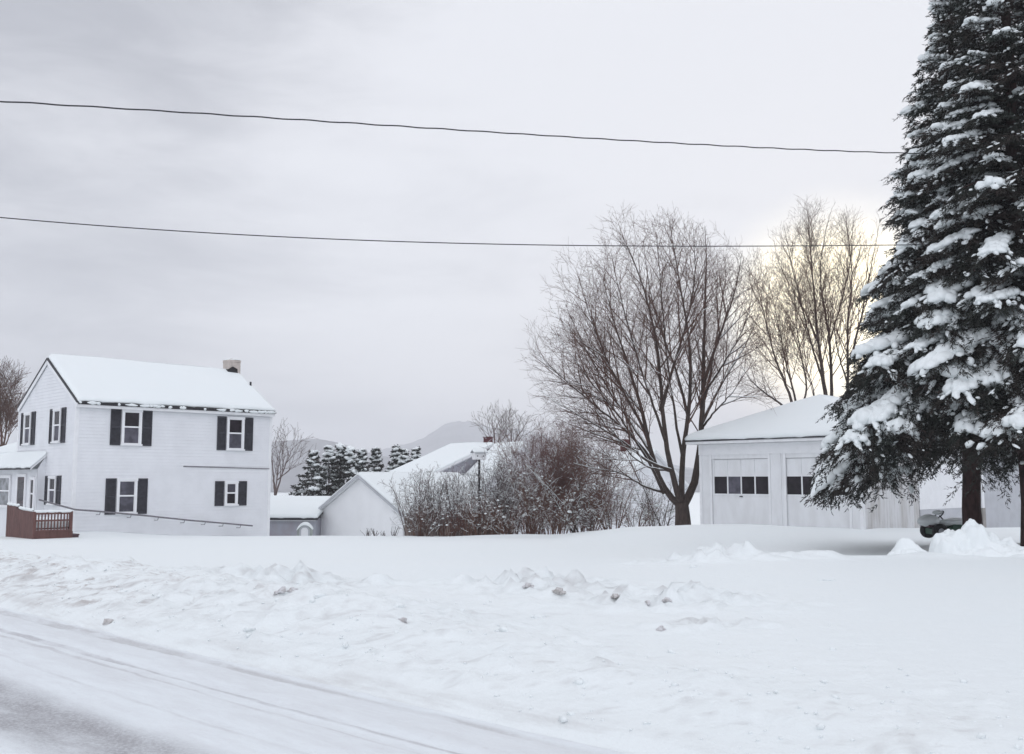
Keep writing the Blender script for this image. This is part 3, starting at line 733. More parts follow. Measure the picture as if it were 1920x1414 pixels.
# arched doghouse
d0 = at(571, 1001, 46.5)
dg = empty("dog_house", (d0[0], d0[1], d0[2]-.12), R(8), label="small arched plastic dog house capped with snow by the grey shed", cat="dog house")
def arch(r0, r1, y0, y1, zoff=0, n=14, legs=.25):
    pts = [(-1, 0)] + [(-cos(pi*k/n), legs/r1 + sin(pi*k/n)) for k in range(n+1)] + [(1, 0)]
    mb = MB(); V = []; fs = []
    for (c, s) in pts:
        for r, y in ((r0, y0), (r1, y0), (r1, y1), (r0, y1)):
            z = s*r if s <= legs/r1 else legs + (s - legs/r1)*r
            V.append((c*r, y, z + zoff))
    m = len(pts)
    for k in range(m-1):
        for q in range(4): fs.append((k*4+q, k*4+(q+1) % 4, (k+1)*4+(q+1) % 4, (k+1)*4+q))
    fs += [(0, 3, 2, 1), ((m-1)*4, (m-1)*4+1, (m-1)*4+2, (m-1)*4+3)]
    mb.add(V, fs); return mb
arch(.24, .33, -.05, .75).build("shell", "plastic", dg, False)
arch(.16, .235, -.03, .03).build("doorway", "palegrey", dg)
MB().box(-.155, .155, .0, .03, 0, .40).build("door_panel", "trim", dg)
V, Q = snow_slab([(-.36, -.09, .50), (.36, -.09, .50), (.36, .78, .50), (-.36, .78, .50)], .18, 18, 12, 3, (1, 1, 1, 1), .03, 0, .3)
V = V.copy(); V[:, 2] -= .9*(V[:, 0]**2)*1.8
rawmesh("snow", V, Q, "roofsnow", dg, True)

# ------------------------------------------------------------------ low house with long roof and brick chimney
A0 = at(920, 832, 66.0)
lh = empty("long_roof_house", (A0[0], A0[1], -4.0), A44, label="grey house with a long snowy roof and dark red chimney beyond the garage", cat="house")
rz = A0[2] - 4.0*-1
def lz(d): return rz + d
yw = 3.9
mb = MB()
mb.add([(-5.0, 0, 0), (3.5, 0, 0), (3.5, 0, lz(-1.5)), (0, 0, lz(-.14)), (-5.0, 0, lz(-2.0))], [(0, 1, 2, 3, 4)])
mb.add([(-5.0, 0, 0), (-5.0, yw, 0), (-5, yw, lz(-2)), (-5, 0, lz(-2))], [(3, 2, 1, 0)])
mb.add([(-5.0, yw, 0), (3.5, yw, 0), (3.5, yw, lz(-1.5)), (0, yw, lz(-.14)), (-5.0, yw, lz(-2.0))], [(4, 3, 2, 1, 0)])
mb.build("wall", "greywall", lh)
r_ = MB().slab([(-5.5, -.25, lz(-2.10)), (-5.5, yw+.3, lz(-2.10)), (0, yw+.3, lz(-.05)), (0, -.25, lz(-.05))], .16).slab([(0, -.25, lz(-.05)), (0, yw+.3, lz(-.05)), (4, yw+.3, lz(-1.7)), (4, -.25, lz(-1.7))], .16).build("roof", "trim", lh)
snow_on([snow_slab([(-5.5, yw+.3, lz(-2.095)), (-5.5, -.25, lz(-2.095)), (0, -.25, lz(-.045)), (0, yw+.3, lz(-.045))], .16, 30, 20, 21), snow_slab([(4, -.25, lz(-1.695)), (4, yw+.3, lz(-1.695)), (0, yw+.3, lz(-.045)), (0, -.25, lz(-.045))], .16, 20, 12, 22)], "snow", r_)
MB().bar((-5.5, -.275, lz(-2.24)), (0, -.275, lz(-.19)), .03, .05).bar((-5.52, -.25, lz(-2.2)), (-5.52, yw+.3, lz(-2.2)), .03, .06).build("rake_board", "palegrey", lh)
# steeper wing on the near side
MB().add([(-3.6, -2.9, 0), (-3.6, -.3, 0), (-3.6, -.3, lz(-2.9)), (-3.6, -2.9, lz(-2.9))], [(0, 1, 2, 3)]).add([(-3.6, -2.9, 0), (3.6, -2.9, 0), (3.6, -2.9, lz(-2.9)), (0, -2.9, lz(-.16)), (-3.6, -2.9, lz(-2.9))], [(0, 1, 2, 3, 4)]).build("wing_wall", "siding", lh)
r_ = MB().slab([(-3.9, -3.1, lz(-3.1)), (-3.9, -.3, lz(-3.1)), (0.05, -.3, lz(-.06)), (0.05, -3.1, lz(-.06))], .12).slab([(0.05, -3.1, lz(-.06)), (0.05, -.3, lz(-.06)), (3.9, -.3, lz(-3.1)), (3.9, -3.1, lz(-3.1))], .12).build("wing_roof", "trim", lh)
snow_on([snow_slab([(-3.9, -.38, lz(-3.095)), (-3.9, -3.1, lz(-3.095)), (0.05, -3.1, lz(-.055)), (0.05, -.38, lz(-.055))], .13, 24, 20, 23)], "snow", r_)
cm = MB().box(-.05, .42, .25, .65, lz(-.4), lz(.42)).build("chimney", "brick", lh, bevel=.01)
MB().box(-.09, .46, .21, .69, lz(.422), lz(.47)).build("chimney_cap", "brick", cm)

# small house far behind the maple
B0 = at(1172, 838, 64.0)
bh = empty("snow_roofed_house", (B0[0], B0[1], -4.0), A44, label="snow-roofed house with red brick chimney seen through the maple branches", cat="house")
bz = B0[2] + 4.0
MB().box(-3.4, 3.4, -2.2, 6, 0, bz-2.6).add([(-3.4, -2.2, bz-2.6), (3.4, -2.2, bz-2.6), (0, -2.2, bz-.45), (-3.4, 6, bz-2.6), (3.4, 6, bz-2.6), (0, 6, bz-.45)], [(0, 1, 2), (5, 4, 3)]).build("wall", "siding", bh)
r_ = MB().slab([(-3.8, -2.5, bz-2.75), (-3.8, 6.3, bz-2.75), (0, 6.3, bz-.3), (0, -2.5, bz-.3)], .12).slab([(0, -2.5, bz-.3), (0, 6.3, bz-.3), (3.8, 6.3, bz-2.75), (3.8, -2.5, bz-2.75)], .12).build("roof", "trim", bh)
snow_on([snow_slab([(-3.8, 6.3, bz-2.745), (-3.8, -2.5, bz-2.745), (0, -2.5, bz-.295), (0, 6.3, bz-.295)], .15, 30, 14, 24), snow_slab([(3.8, -2.5, bz-2.745), (3.8, 6.3, bz-2.745), (0, 6.3, bz-.295), (0, -2.5, bz-.295)], .15, 30, 14, 25)], "snow", r_)
MB().box(-.22, .22, -.22, .22, bz-.6, bz+.48).build("chimney", "brick", bh, bevel=.01)

# ------------------------------------------------------------------ bird house on a pole
p0 = at(898, 1000, 43.0); p1 = at(898, 862, 43.0)
bp = empty("birdhouse_pole", (p0[0], p0[1], gz(p0[0], p0[1])-.1), R(20), label="pale birdhouse on a tall dark pole in the shrubs", cat="birdhouse")
zt = p1[2] - (gz(p0[0], p0[1])-.1)
MB().tube([(0, 0, 0), (0.01, 0, zt*.5), (0, 0, zt)], .05, 8).build("pole", "gutter", bp)
bx = MB().box(-.26, .26, -.18, .18, zt, zt+.28).build("box", "trim", bp, bevel=.01)
for x in (-.13, .13): MB().tube([(x, -.185, zt+.15), (x, -.178, zt+.15)], .03, 10).build("entrance_hole", "black", bx)
rr = MB().slab([(-.32, -.25, zt+.30), (.32, -.25, zt+.30), (.32, 0, zt+.42), (-.32, 0, zt+.42)], .02).slab([(-.32, 0, zt+.42), (.32, 0, zt+.42), (.32, .25, zt+.30), (-.32, .25, zt+.30)], .02).build("roof", "palegrey", bp)
snow_on([snow_slab([(-.32, -.25, zt+.30), (.32, -.25, zt+.30), (.32, 0, zt+.42), (-.32, 0, zt+.42)], .08, 10, 6, 3, (1, 1, 0, 1), .02, .0, .1), snow_slab([(.32, .25, zt+.30), (-.32, .25, zt+.30), (-.32, 0, zt+.42), (.32, 0, zt+.42)], .08, 10, 6, 3, (1, 1, 0, 1), .02, 0, .1)], "snow", rr)

# ------------------------------------------------------------------ riding mower buried in snow
m0 = at(1770, 1008, 26.5)
mw = empty("riding_mower", (m0[0], m0[1], m0[2]-.03), R(4), label="green riding mower half buried under snow behind the snow pile", cat="riding mower")
def prof(pts, y0, y1, mat, name, par, bev=.03):
    n = len(pts); V = [(x, y0, z) for x, z in pts] + [(x, y1, z) for x, z in pts]
    fs = [tuple(range(n)), tuple(reversed(range(n, 2*n)))] + [(k, n+k, n+(k+1) % n, (k+1) % n) for k in range(n)]
    return MB().add(V, fs).build(name, mat, par, bevel=bev)
prof([(-.40, .12), (.75, .12), (.80, .30), (.78, .36), (.15, .38), (.10, .28), (-.40, .28)], -.22, .22, "green", "body", mw)
prof([(-.48, .30), (-.12, .30), (-.12, .36), (-.40, .38), (-.48, .58), (-.53, .57)], -.2, .2, "seat", "seat", mw)
MB().tube([(.12, 0, .36), (-.10, 0, .60)], .018, 8).build("steering_column", "rubber", mw)
c_ = np.array([-.115, 0, .615]); ax = np.array([-.22, 0, .24]); ax /= np.linalg.norm(ax); e1 = np.array([0, 1, 0.]); e2 = np.cross(ax, e1)
ring = [c_ + .15*(cos(a)*e1 + sin(a)*e2) for a in np.linspace(0, 2*pi, 21)]
MB().tube(ring, .016, 6).build("steering_wheel", "rubber", mw)
def wheel(x, y, r, w):
    q = MB(); n = 20; V = []; fs = []
    pr_ = [(r*.45, -w/2), (r*.9, -w/2), (r, -w*.3), (r, w*.3), (r*.9, w/2), (r*.45, w/2)]
    for k in range(n):
        a = 2*pi*k/n
        for rr_, yy_ in pr_: V.append((x + rr_*cos(a), y+yy_, r + rr_*sin(a)))
    m = len(pr_)
    for k in range(n):
        for z in range(m): fs.append((k*m+z, ((k+1) % n)*m+z, ((k+1) % n)*m+(z+1) % m, k*m+(z+1) % m))
    o = q.add(V, fs).build("wheel", "rubber", mw, True)
    MB().tube([(x, y-w*.32, r), (x, y+w*.32, r)], r*.46, 14).build("rim", "palegrey", o)
for y in (-.33, .33): wheel(-.26, y, .20, .17); wheel(.60, y, .15, .12)
tb = Tubes()
tb.raw(*blob_mesh(.30, .27, .15, (-.38, 0, .47), 3)); tb.raw(*blob_mesh(.55, .28, .11, (.30, 0, .42), 4)); tb.raw(*blob_mesh(.13, .15, .06, (-.13, 0, .68), 5))
tb.build("snow", "roofsnow", mw)

# ------------------------------------------------------------------ wires
def wire(name, pix, Y0, Y1, rad, label, twist=0.0):
    xs_ = np.array([p[0] for p in pix], float)
    pts = []
    for p in pix:
        k = p[0]/1920; pts.append(at(p[0], p[1], Y0 + (Y1-Y0)*k))
    pts = np.array(pts)
    cz = np.polyfit(pts[:, 0], pts[:, 2], 3); cyy = np.polyfit(pts[:, 0], pts[:, 1], 2)
    def ext(c, g):
        lo, hi = pts[0, 0], pts[-1, 0]; d = np.polyder(c); q = np.clip(g, lo, hi)
        return np.polyval(c, q) + (g - q)*np.polyval(d, q)
    gx = np.linspace(-34, 30, 420 if twist else 120)
    Pw = np.stack([gx, ext(cyy, gx), ext(cz, gx)], -1)
    if twist:
        Pw[:, 2] += twist*np.sin(gx*2*pi/.78)*(.7+.6*vnoise(gx*.5, gx*0, 3)); Pw[:, 1] += twist*np.cos(gx*2*pi/.78)
    mb = MB().tube(Pw, rad, 6)
    return tag(mb.build(name, "wire", None, True), label, "cable")
wire("overhead_cable", [(0, 187), (250, 206), (500, 223), (750, 238), (1000, 252.6), (1410, 273), (1750, 290)], 15.0, 23.2, .0125, "thick twisted overhead cable, the upper of the two crossing the sky", .006)
wire("overhead_cable", [(0, 408), (250, 427), (500, 443.5), (750, 453), (1000, 459), (1410, 461.5), (1640, 460)], 19.0, 23.0, .0110, "thin overhead cable, the lower one passing before the bare tree tops")

# ------------------------------------------------------------------ bare trees
def branch_pts(p, d, length, n, rg, wob, up, drag=0.0):
    P_ = [np.array(p, float)]; d = np.array(d, float); d /= np.linalg.norm(d); st = length/n
    for k in range(n):
        d = d + rg.normal(0, wob, 3) + np.array([0, 0, up*st])
        d /= np.linalg.norm(d); P_.append(P_[-1] + d*st)
    return np.array(P_)
def rot_about(d, ang, az):
    d = d/np.linalg.norm(d); ref = np.array([0, 0, 1.]) if abs(d[2]) < .95 else np.array([1., 0, 0])
    a = np.cross(d, ref); a /= np.linalg.norm(a); b = np.cross(d, a)
    return d*cos(ang) + (a*cos(az) + b*sin(az))*sin(ang)

def ramify(tb, P_, r0, level, maxl, rg, cfg, snowtb=None, frac0=.25):
    """children along polyline P_"""
    seg = np.linalg.norm(np.diff(P_, axis=0), axis=1); Ltot = seg.sum(); cum = np.concatenate([[0], np.cumsum(seg)])
    sp = cfg["space"][level]; q = frac0*Ltot + rg.uniform(0, sp)
    az = rg.uniform(0, 6.28)
    while q < Ltot*.985:
        k = min(np.searchsorted(cum, q) - 1, len(P_)-2); k = max(k, 0)
        f = (q - cum[k])/seg[k]; p = P_[k]*(1-f) + P_[k+1]*f; d = P_[k+1]-P_[k]; d = d/np.linalg.norm(d)
        fr = q/Ltot
        az += 2.4 + rg.normal(0, .4)
        nd = rot_about(d, R(rg.uniform(*cfg["ang"][level])), az)
        ln = cfg["len"][level]*(1 - cfg["tap"][level]*fr)*rg.uniform(.65, 1.25)
        if cfg.get("env") is not None: ln = min(ln, cfg["env"](p, nd)*rg.uniform(.8, 1.05))
        if ln > .12:
            rr = max(min(r0*(1 - .75*fr)*.6, cfg["rad"][level]*(ln/cfg["len"][level])**.7), cfg["rmin"])
            n = max(3, int(ln/cfg["st"][level])); n = min(n, 9)
            B = branch_pts(p, nd, ln, n, rg, cfg["wob"], cfg["up"][level])
            rads = rr*(1 - np.linspace(0, 1, n+1)*.8); rads = np.maximum(rads, cfg["rmin"]*.7)
            tb.add(B, rads, 4 if rr > .03 else 3)
            if snowtb is not None and level <= cfg.get("snowl", 1) and rr > cfg.get("snowr", .012) and rg.random() < cfg.get("snowp", .6):
                hor = abs(nd[2]) < cfg.get("snowh", .75)
                if hor:
                    Bs = B[: max(3, int(n*.8))].copy(); Bs[:, 2] += rr*.75
                    snowtb.add(Bs, np.linspace(1, .25, len(Bs))*rr*.9 + .004, 4)
            if level < maxl: ramify(tb, B, rr, level+1, maxl, rg, cfg, snowtb, .22)
        q += sp*rg.uniform(.7, 1.35)

def stem_from_px(pts, dep):
    return np.array([at(px, py, dep + dd) for px, py, dd in pts])
def resample(P_, n):
    P_ = np.asarray(P_, float); s = np.concatenate([[0], np.cumsum(np.linalg.norm(np.diff(P_, axis=0), axis=1))])
    # smooth (Catmull-Rom-like) by cubic fit through numpy interp then averaging
    q = np.linspace(0, s[-1], n); R_ = np.stack([np.interp(q, s, P_[:, k]) for k in range(3)], -1)
    for _ in range(3):
        R_[1:-1] = .25*R_[:-2] + .5*R_[1:-1] + .25*R_[2:]
    return R_

def stem_tree(name, label, dep, trunk, stems, cfg, seed, mats=("bark", "twig"), group=None, cat="tree", maxl=3, base=None, wob=.018):
    rg = np.random.default_rng(seed)
    b0 = stem_from_px(trunk, dep)
    zb = base if base is not None else gz(b0[0, 0], b0[0, 1]) - .15
    root = empty(name, (b0[0, 0], b0[0, 1], zb), 0, label=label, cat=cat, group=group)
    org = np.array([b0[0, 0], b0[0, 1], zb])
    tt = Tubes(); tw = Tubes(); sn = Tubes()
    if len(trunk) > 1:
        B = b0.copy(); B[0, 2] = zb
        B = resample(B, 8); tr = cfg["trunk_r"]
        tt.add(B - org, tr*np.linspace(1.25, .92, 8), 10)
    ev = cfg.get("envpx")
    if ev:
        sc_ = dep/F; c0 = np.array(at(ev[0], ev[1], dep)) - org; rr_ = np.array([ev[2]*sc_, ev[2]*sc_*.95, ev[3]*sc_])
        def envf(p, nd):
            a = (p - c0)/rr_; d = nd/rr_; A_ = d@d; B_ = a@d; C_ = a@a - 1; q = B_*B_ - A_*C_
            if q <= 0: return .42
            e = (-B_ + sqrt(q))/A_
            return max(e, .42)
        cfg = dict(cfg, env=envf)
    for pts, r0 in stems:
        S = resample(stem_from_px(pts, dep), 20) - org
        S[1:-1] += rg.normal(0, wob, (18, 3))*.6
        rads = .80*r0*(1 - np.linspace(0, 1, 20)**.75*.97) + .004
        tt.add(S, rads, 7)
        hr_ = S[:, :].copy(); hr_[:, 2] += rads*.7
        d = np.diff(S, axis=0); d /= np.linalg.norm(d, axis=1)[:, None]
        if cfg.get("snow"):
            low = np.where(np.abs(d[:, 2]) < .8)[0]
            if len(low) > 4: k0, k1 = low[0], low[-1]+2; sn.add(hr_[k0:k1], rads[k0:k1]*.65 + .006, 5)
        ramify(tw, S, r0, 0, maxl, rg, cfg, sn if cfg.get("snow") else None, cfg.get("f0", .3))
    tt.build("trunk", mats[0], root); tw.build("crown", mats[1], root)
    if sn.V: tag(sn.build("snow", "treesnow", root), kind="stuff")
    return root

maple_cfg = dict(envpx=(1216, 690, 240, 312), space=[.30, .225, .22, .2], ang=[(18, 40), (20, 44), (20, 46), (20, 45)], len=[3.1, 1.5, .72, .4], tap=[.72, .55, .4, .3],
                 rad=[.038, .016, .0072, .005], rmin=.0045, st=[.45, .3, .2, .15], wob=.028, up=[.05, .05, .05, .1], trunk_r=.27, snow=True, snowl=1, snowr=.013, snowp=.5, snowh=.72, f0=.26)
maple_stems = [
  ([(1277, 950, 0), (1245, 928, .3), (1232, 891, .6), (1222, 854, .8), (1213, 811, 1), (1202, 760, 1.1), (1180, 690, 1.3), (1150, 600, 1.4), (1130, 520, 1.4)], .17),
  ([(1277, 945, 0), (1267, 923, -.2), (1260, 880, -.4), (1247, 826, -.6), (1241, 769, -.7), (1238, 690, -.9), (1225, 600, -1), (1195, 500, -1.1), (1165, 440, -1.1)], .16),
  ([(1278, 945, 0), (1277, 910, .2), (1277, 865, .3), (1286, 812, .5), (1292, 764, .6), (1297, 690, .7), (1288, 600, .9), (1270, 510, 1), (1255, 415, 1)], .16),
  ([(1280, 950, 0), (1294, 935, .3), (1309, 891, .7), (1313, 830, 1), (1318, 760, 1.2), (1320, 660, 1.3), (1322, 560, 1.4), (1326, 490, 1.4), (1322, 425, 1.4)], .22),
  ([(1319, 720, 1.2), (1345, 640, .6), (1375, 560, 0), (1386, 510, -.4), (1392, 470, -.6)], .10),
  ([(1318, 790, 1.1), (1350, 725, 1.8), (1390, 660, 2.4), (1412, 620, 2.8), (1425, 580, 3)], .09),
  ([(1238, 770, -.7), (1262, 690, -1.6), (1290, 600, -2.2), (1305, 510, -2.6), (1300, 430, -2.8)], .09),
  ([(1226, 868, .7), (1190, 822, 0), (1140, 780, -.6), (1085, 735, -1.2), (1035, 690, -1.6), (1000, 655, -1.8)], .085),
  ([(1222, 850, .8), (1180, 790, 1.8), (1135, 720, 2.6), (1090, 640, 3.2), (1060, 570, 3.4)], .09),
  ([(1214, 815, 1), (1175, 745, .5), (1135, 670, 0), (1105, 590, -.4), (1085, 520, -.6)], .08),
  ([(1205, 775, 1.1), (1160, 715, 2.2), (1110, 660, 3.2), (1060, 610, 3.8), (1030, 575, 4)], .07),
  ([(1260, 882, -.4), (1215, 868, -1.2), (1165, 825, -2), (1105, 790, -2.6), (1050, 760, -3), (1010, 730, -3.2)], .075),
  ([(1262, 884, -.3), (1225, 880, -1), (1190, 862, -1.8), (1150, 810, -2.4), (1118, 770, -2.8)], .055),
  ([(1240, 922, .3), (1205, 912, -.4), (1170, 888, -1), (1140, 882, -1.4), (1100, 876, -1.8), (1075, 868, -2)], .06),
  ([(1318, 800, 1.1), (1342, 770, 0), (1375, 735, -.8), (1400, 690, -1.4)], .06),
  ([(1244, 925, .3), (1214, 860, -.8), (1168, 790, -1.8), (1112, 720, -2.6), (1060, 650, -3.0), (1030, 610, -3.1)], .075),
  ([(1247, 826, -.6), (1218, 740, -1.8), (1185, 640, -2.6), (1160, 540, -3), (1145, 470, -3.1)], .075),
  ([(1280, 860, .3), (1262, 760, -1), (1248, 650, -2), (1238, 540, -2.6), (1232, 440, -2.8)], .075),
  ([(1318, 760, 1.2), (1338, 670, 2.4), (1352, 580, 3.2), (1362, 500, 3.5)], .07),
  ([(1316, 745, 1.1), (1352, 690, -.2), (1388, 630, -1.2), (1412, 570, -1.8)], .07),
  ([(1290, 780, .6), (1270, 700, 1.8), (1235, 610, 2.8), (1215, 530, 3.4), (1205, 450, 3.6)], .08),
]
stem_tree("maple_tree", "big bare many-stemmed maple standing left of the two-car garage", 38.5, [(1281, 990, 0), (1280, 965, 0), (1278, 943, 0)], maple_stems, maple_cfg, 5)

back_cfg = dict(space=[.27, .22, .22, .2], ang=[(14, 38), (16, 40), (18, 45), (20, 45)], len=[3.4, 1.5, .75, .4], tap=[.7, .5, .4, .3],
                 rad=[.034, .014, .0075, .006], rmin=.0052, st=[.5, .35, .25, .15], wob=.03, up=[.12, .10, .08, .1], trunk_r=.3, f0=.22, snow=True, snowl=0, snowr=.02, snowp=.4, snowh=.7)
stem_tree("bare_tree", "tall bare tree with upright twin stems behind the garage roof", 52, [(1560, 960, 0), (1556, 800, 0)],
  [([(1556, 800, 0), (1545, 720, 0), (1534, 640, .2), (1527, 560, .3), (1520, 480, .3), (1515, 400, .3)], .17),
   ([(1558, 800, 0), (1560, 720, .5), (1556, 640, .8), (1548, 590, 1), (1535, 520, 1.2), (1545, 440, 1.2), (1560, 390, 1.2)], .14),
   ([(1545, 720, 0), (1522, 650, -.8), (1500, 560, -1.4), (1480, 480, -1.6), (1470, 420, -1.8)], .08),
   ([(1534, 640, .2), (1518, 600, 1), (1490, 550, 2), (1462, 500, 2.6), (1450, 450, 2.8)], .06),
   ([(1556, 640, .8), (1580, 560, .4), (1595, 490, 0), (1600, 420, 0)], .06)], dict(back_cfg, envpx=(1520, 600, 118, 232)), 11, maxl=3)
stem_tree("bare_tree", "leaning bare tree fanning left from behind the garage roof", 50, [(1500, 960, 0), (1496, 800, 0)],
  [([(1496, 800, 0), (1480, 735, 0), (1455, 680, .3), (1440, 620, .5), (1425, 560, .6), (1415, 510, .6)], .11),
   ([(1497, 800, 0), (1490, 740, .6), (1472, 680, .9), (1462, 620, 1.2), (1450, 570, 1.4), (1440, 520, 1.4)], .09),
   ([(1496, 790, 0), (1465, 757, -.5), (1430, 735, -1), (1405, 710, -1.4), (1385, 680, -1.6)], .10),
   ([(1497, 790, 0), (1515, 730, .3), (1500, 660, .4), (1492, 600, .6), (1488, 540, .6)], .08),
   ([(1498, 790, 0), (1530, 745, .3), (1512, 690, 1), (1505, 640, 1.4)], .06)], dict(back_cfg, envpx=(1455, 640, 105, 185)), 12, maxl=3)
stem_tree("bare_tree", "bare forked tree against the bright glow beside the big spruce", 51, [(1592, 960, 0), (1588, 760, 0)],
  [([(1588, 760, 0), (1590, 680, 0), (1588, 600, 0), (1600, 520, .2), (1590, 450, .3), (1585, 400, .3)], .11),
   ([(1589, 690, 0), (1612, 610, .6), (1625, 540, 1), (1640, 470, 1), (1650, 410, 1)], .09),
   ([(1590, 720, 0), (1570, 660, -.6), (1562, 600, -1), (1555, 530, -1.2)], .06)], dict(back_cfg, envpx=(1600, 590, 80, 205)), 13, maxl=2)

far_cfg = dict(space=[.5, .34, .3, .3], ang=[(18, 42), (20, 45), (20, 45), (20, 45)], len=[2.8, 1.3, .7, .4], tap=[.6, .5, .4, .3], rad=[.04, .02, .012, .01], rmin=.011, st=[.5, .4, .3, .2], wob=.07, up=[.15, .15, .12, .1], trunk_r=.22, f0=.2)
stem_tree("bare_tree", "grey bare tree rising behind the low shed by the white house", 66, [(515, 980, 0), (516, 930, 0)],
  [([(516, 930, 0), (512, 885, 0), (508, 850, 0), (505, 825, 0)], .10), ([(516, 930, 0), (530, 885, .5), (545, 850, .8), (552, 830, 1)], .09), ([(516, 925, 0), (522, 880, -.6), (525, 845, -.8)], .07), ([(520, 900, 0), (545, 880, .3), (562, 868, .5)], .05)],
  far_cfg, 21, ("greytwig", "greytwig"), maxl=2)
stem_tree("bare_tree", "brownish bare tree at the far left behind the white house", 70, [(5, 960, 0), (4, 860, 0)],
  [([(4, 860, 0), (2, 800, 0), (0, 750, 0), (-4, 700, 0)], .14), ([(4, 860, 0), (12, 800, .6), (18, 750, .8), (20, 715, 1)], .11), ([(4, 850, 0), (-15, 790, .6), (-25, 740, .8)], .11), ([(8, 840, 0), (22, 805, -.6), (32, 775, -1)], .07)],
  dict(far_cfg, space=[.22, .15, .15, .2]), 22, ("twig", "twig"), maxl=2)
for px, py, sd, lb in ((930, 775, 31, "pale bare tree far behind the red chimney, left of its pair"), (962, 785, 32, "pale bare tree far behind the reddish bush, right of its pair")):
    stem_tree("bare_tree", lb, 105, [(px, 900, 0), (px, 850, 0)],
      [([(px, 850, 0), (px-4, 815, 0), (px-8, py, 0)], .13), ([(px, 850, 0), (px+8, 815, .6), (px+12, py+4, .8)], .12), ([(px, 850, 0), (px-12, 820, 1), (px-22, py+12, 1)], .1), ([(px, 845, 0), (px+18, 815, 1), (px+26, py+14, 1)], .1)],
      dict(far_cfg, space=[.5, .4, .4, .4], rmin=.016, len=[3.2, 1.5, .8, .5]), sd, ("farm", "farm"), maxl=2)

# ------------------------------------------------------------------ shrubs
def shrub(name, label, px, Y, height, width, stems, seed, mat, snowy=.5, cfgx=None, group=None, lean=(0, 0), z=None, maxl=2, cat="shrub"):
    rg = np.random.default_rng(seed)
    x = (px - 960)/F*Y*1.0
    zb = gz(x, Y) - .1 if z is None else z
    root = empty(name, (x, Y, zb), 0, label=label, cat=cat, group=group)
    cfg = dict(space=[.17, .13, .12], ang=[(22, 55), (22, 55), (25, 60)], len=[height*.36, .34, .18], tap=[.5, .45, .4], rad=[.013, .007, .006], rmin=.0055, st=[.16, .12, .1], wob=.12, up=[.5, .4, .3], snowl=2, snowr=.0045, snowp=snowy*.85, snowh=.8, f0=.10)
    if cfgx: cfg.update(cfgx)
    st = Tubes(); tw = Tubes(); sn = Tubes()
    for k in range(stems):
        a = rg.uniform(0, 6.28); b = np.array([cos(a)*width*.22*rg.random(), sin(a)*width*.22*rg.random(), 0])
        sp_ = rg.uniform(.1, 1)**.7*width*.5/height
        d = np.array([cos(a)*sp_ + lean[0], sin(a)*sp_ + lean[1], 1])
        ln = height*rg.uniform(.75, 1.08)
        B = branch_pts(b, d, ln, 9, rg, .06, cfg.get("sup", -.02))
        r = rg.uniform(.014, .026)
        st.add(B, r*(1-np.linspace(0, 1, 10)*.75), 4)
        ramify(tw, B, r, 0, maxl, rg, cfg, sn if snowy > 0 else None, cfg.get("f0", .3))
    # clots of snow caught in the twigs
    if snowy > 0 and tw.V:
        allv = np.concatenate(tw.V); idx = rg.choice(len(allv), int(stems*4.5*snowy))
        for q in idx:
            s_ = rg.uniform(.015, .045)*(1.6 if rg.random() < .12 else 1); sn.raw(*blob_mesh(s_*1.5, s_*1.3, s_*.8, allv[q] + np.array([0, 0, s_*.4]), int(q) % 50, 7, 5, .3))
    st.build("stems", "browntwig" if mat != "greytwig" else "greytwig", root); tw.build("twigs", mat, root)
    if sn.V: tag(sn.build("snow", "treesnow", root), kind="stuff")
    return root
G1 = "snow-dusted shrubs in the thicket behind the crest"
for px, Y, h, w, n, sd, mat, sn_, lb in (
  (782, 43.5, 2.75, 1.9, 14, 1, "greytwig", .5, "grey snow-dusted shrub before the white garage roof, leftmost of the thicket"),
  (822, 44.5, 2.8, 1.8, 14, 2, "greytwig", .5, "open grey shrub with snowy forks in front of the brown garage wall"),
  (862, 43.6, 2.75, 1.8, 15, 3, "greytwig", .55, "bushy grey shrub just left of the birdhouse pole"),
  (922, 43.4, 3.1, 1.9, 18, 4, "greytwig", .55, "tall snowy shrub just right of the birdhouse pole"),
  (960, 43.2, 3.2, 2.0, 18, 5, "greytwig", .6, "snow-clotted tall shrub in front of the reddish bush"),
  (1003, 42.5, 2.6, 2.0, 15, 6, "browntwig", .6, "brown snowy shrub at the right foot of the reddish bush"),
  (800, 42.2, 1.7, 1.8, 12, 10, "greytwig", .5, "short snow-dusted shrub low in front of the brown board wall"),
  (900, 42.0, 1.9, 2.0, 13, 12, "browntwig", .5, "short brown shrub hiding the birdhouse pole foot"),
  (945, 41.8, 1.6, 2.0, 12, 13, "browntwig", .5, "short brown shrub between birdhouse pole and reddish bush"),
  (1050, 42, 2.1, 2.2, 13, 7, "browntwig", .55, "lower snowy shrub midway between reddish bush and maple trunk"),
  (1150, 41.6, 2.3, 2.2, 13, 14, "browntwig", .5, "brown snow-dusted shrub under the maple's lowest left limb"),
  (1228, 42.5, 2.2, 2.0, 13, 15, "greytwig", .5, "grey shrub just behind the left of the maple trunk"),
  (1115, 41.5, 1.7, 2.4, 12, 8, "greytwig", .55, "low sprawling snowy shrub left of the maple trunk"),
  (1190, 41, 1.5, 2.4, 12, 9, "browntwig", .5, "low twiggy shrub nearest the maple trunk on its left")):
    shrub("snowy_shrub", lb, px, Y, h, w, n, sd, mat, sn_, group=G1)
G2 = "red-brown stem clumps along the garage side wall"
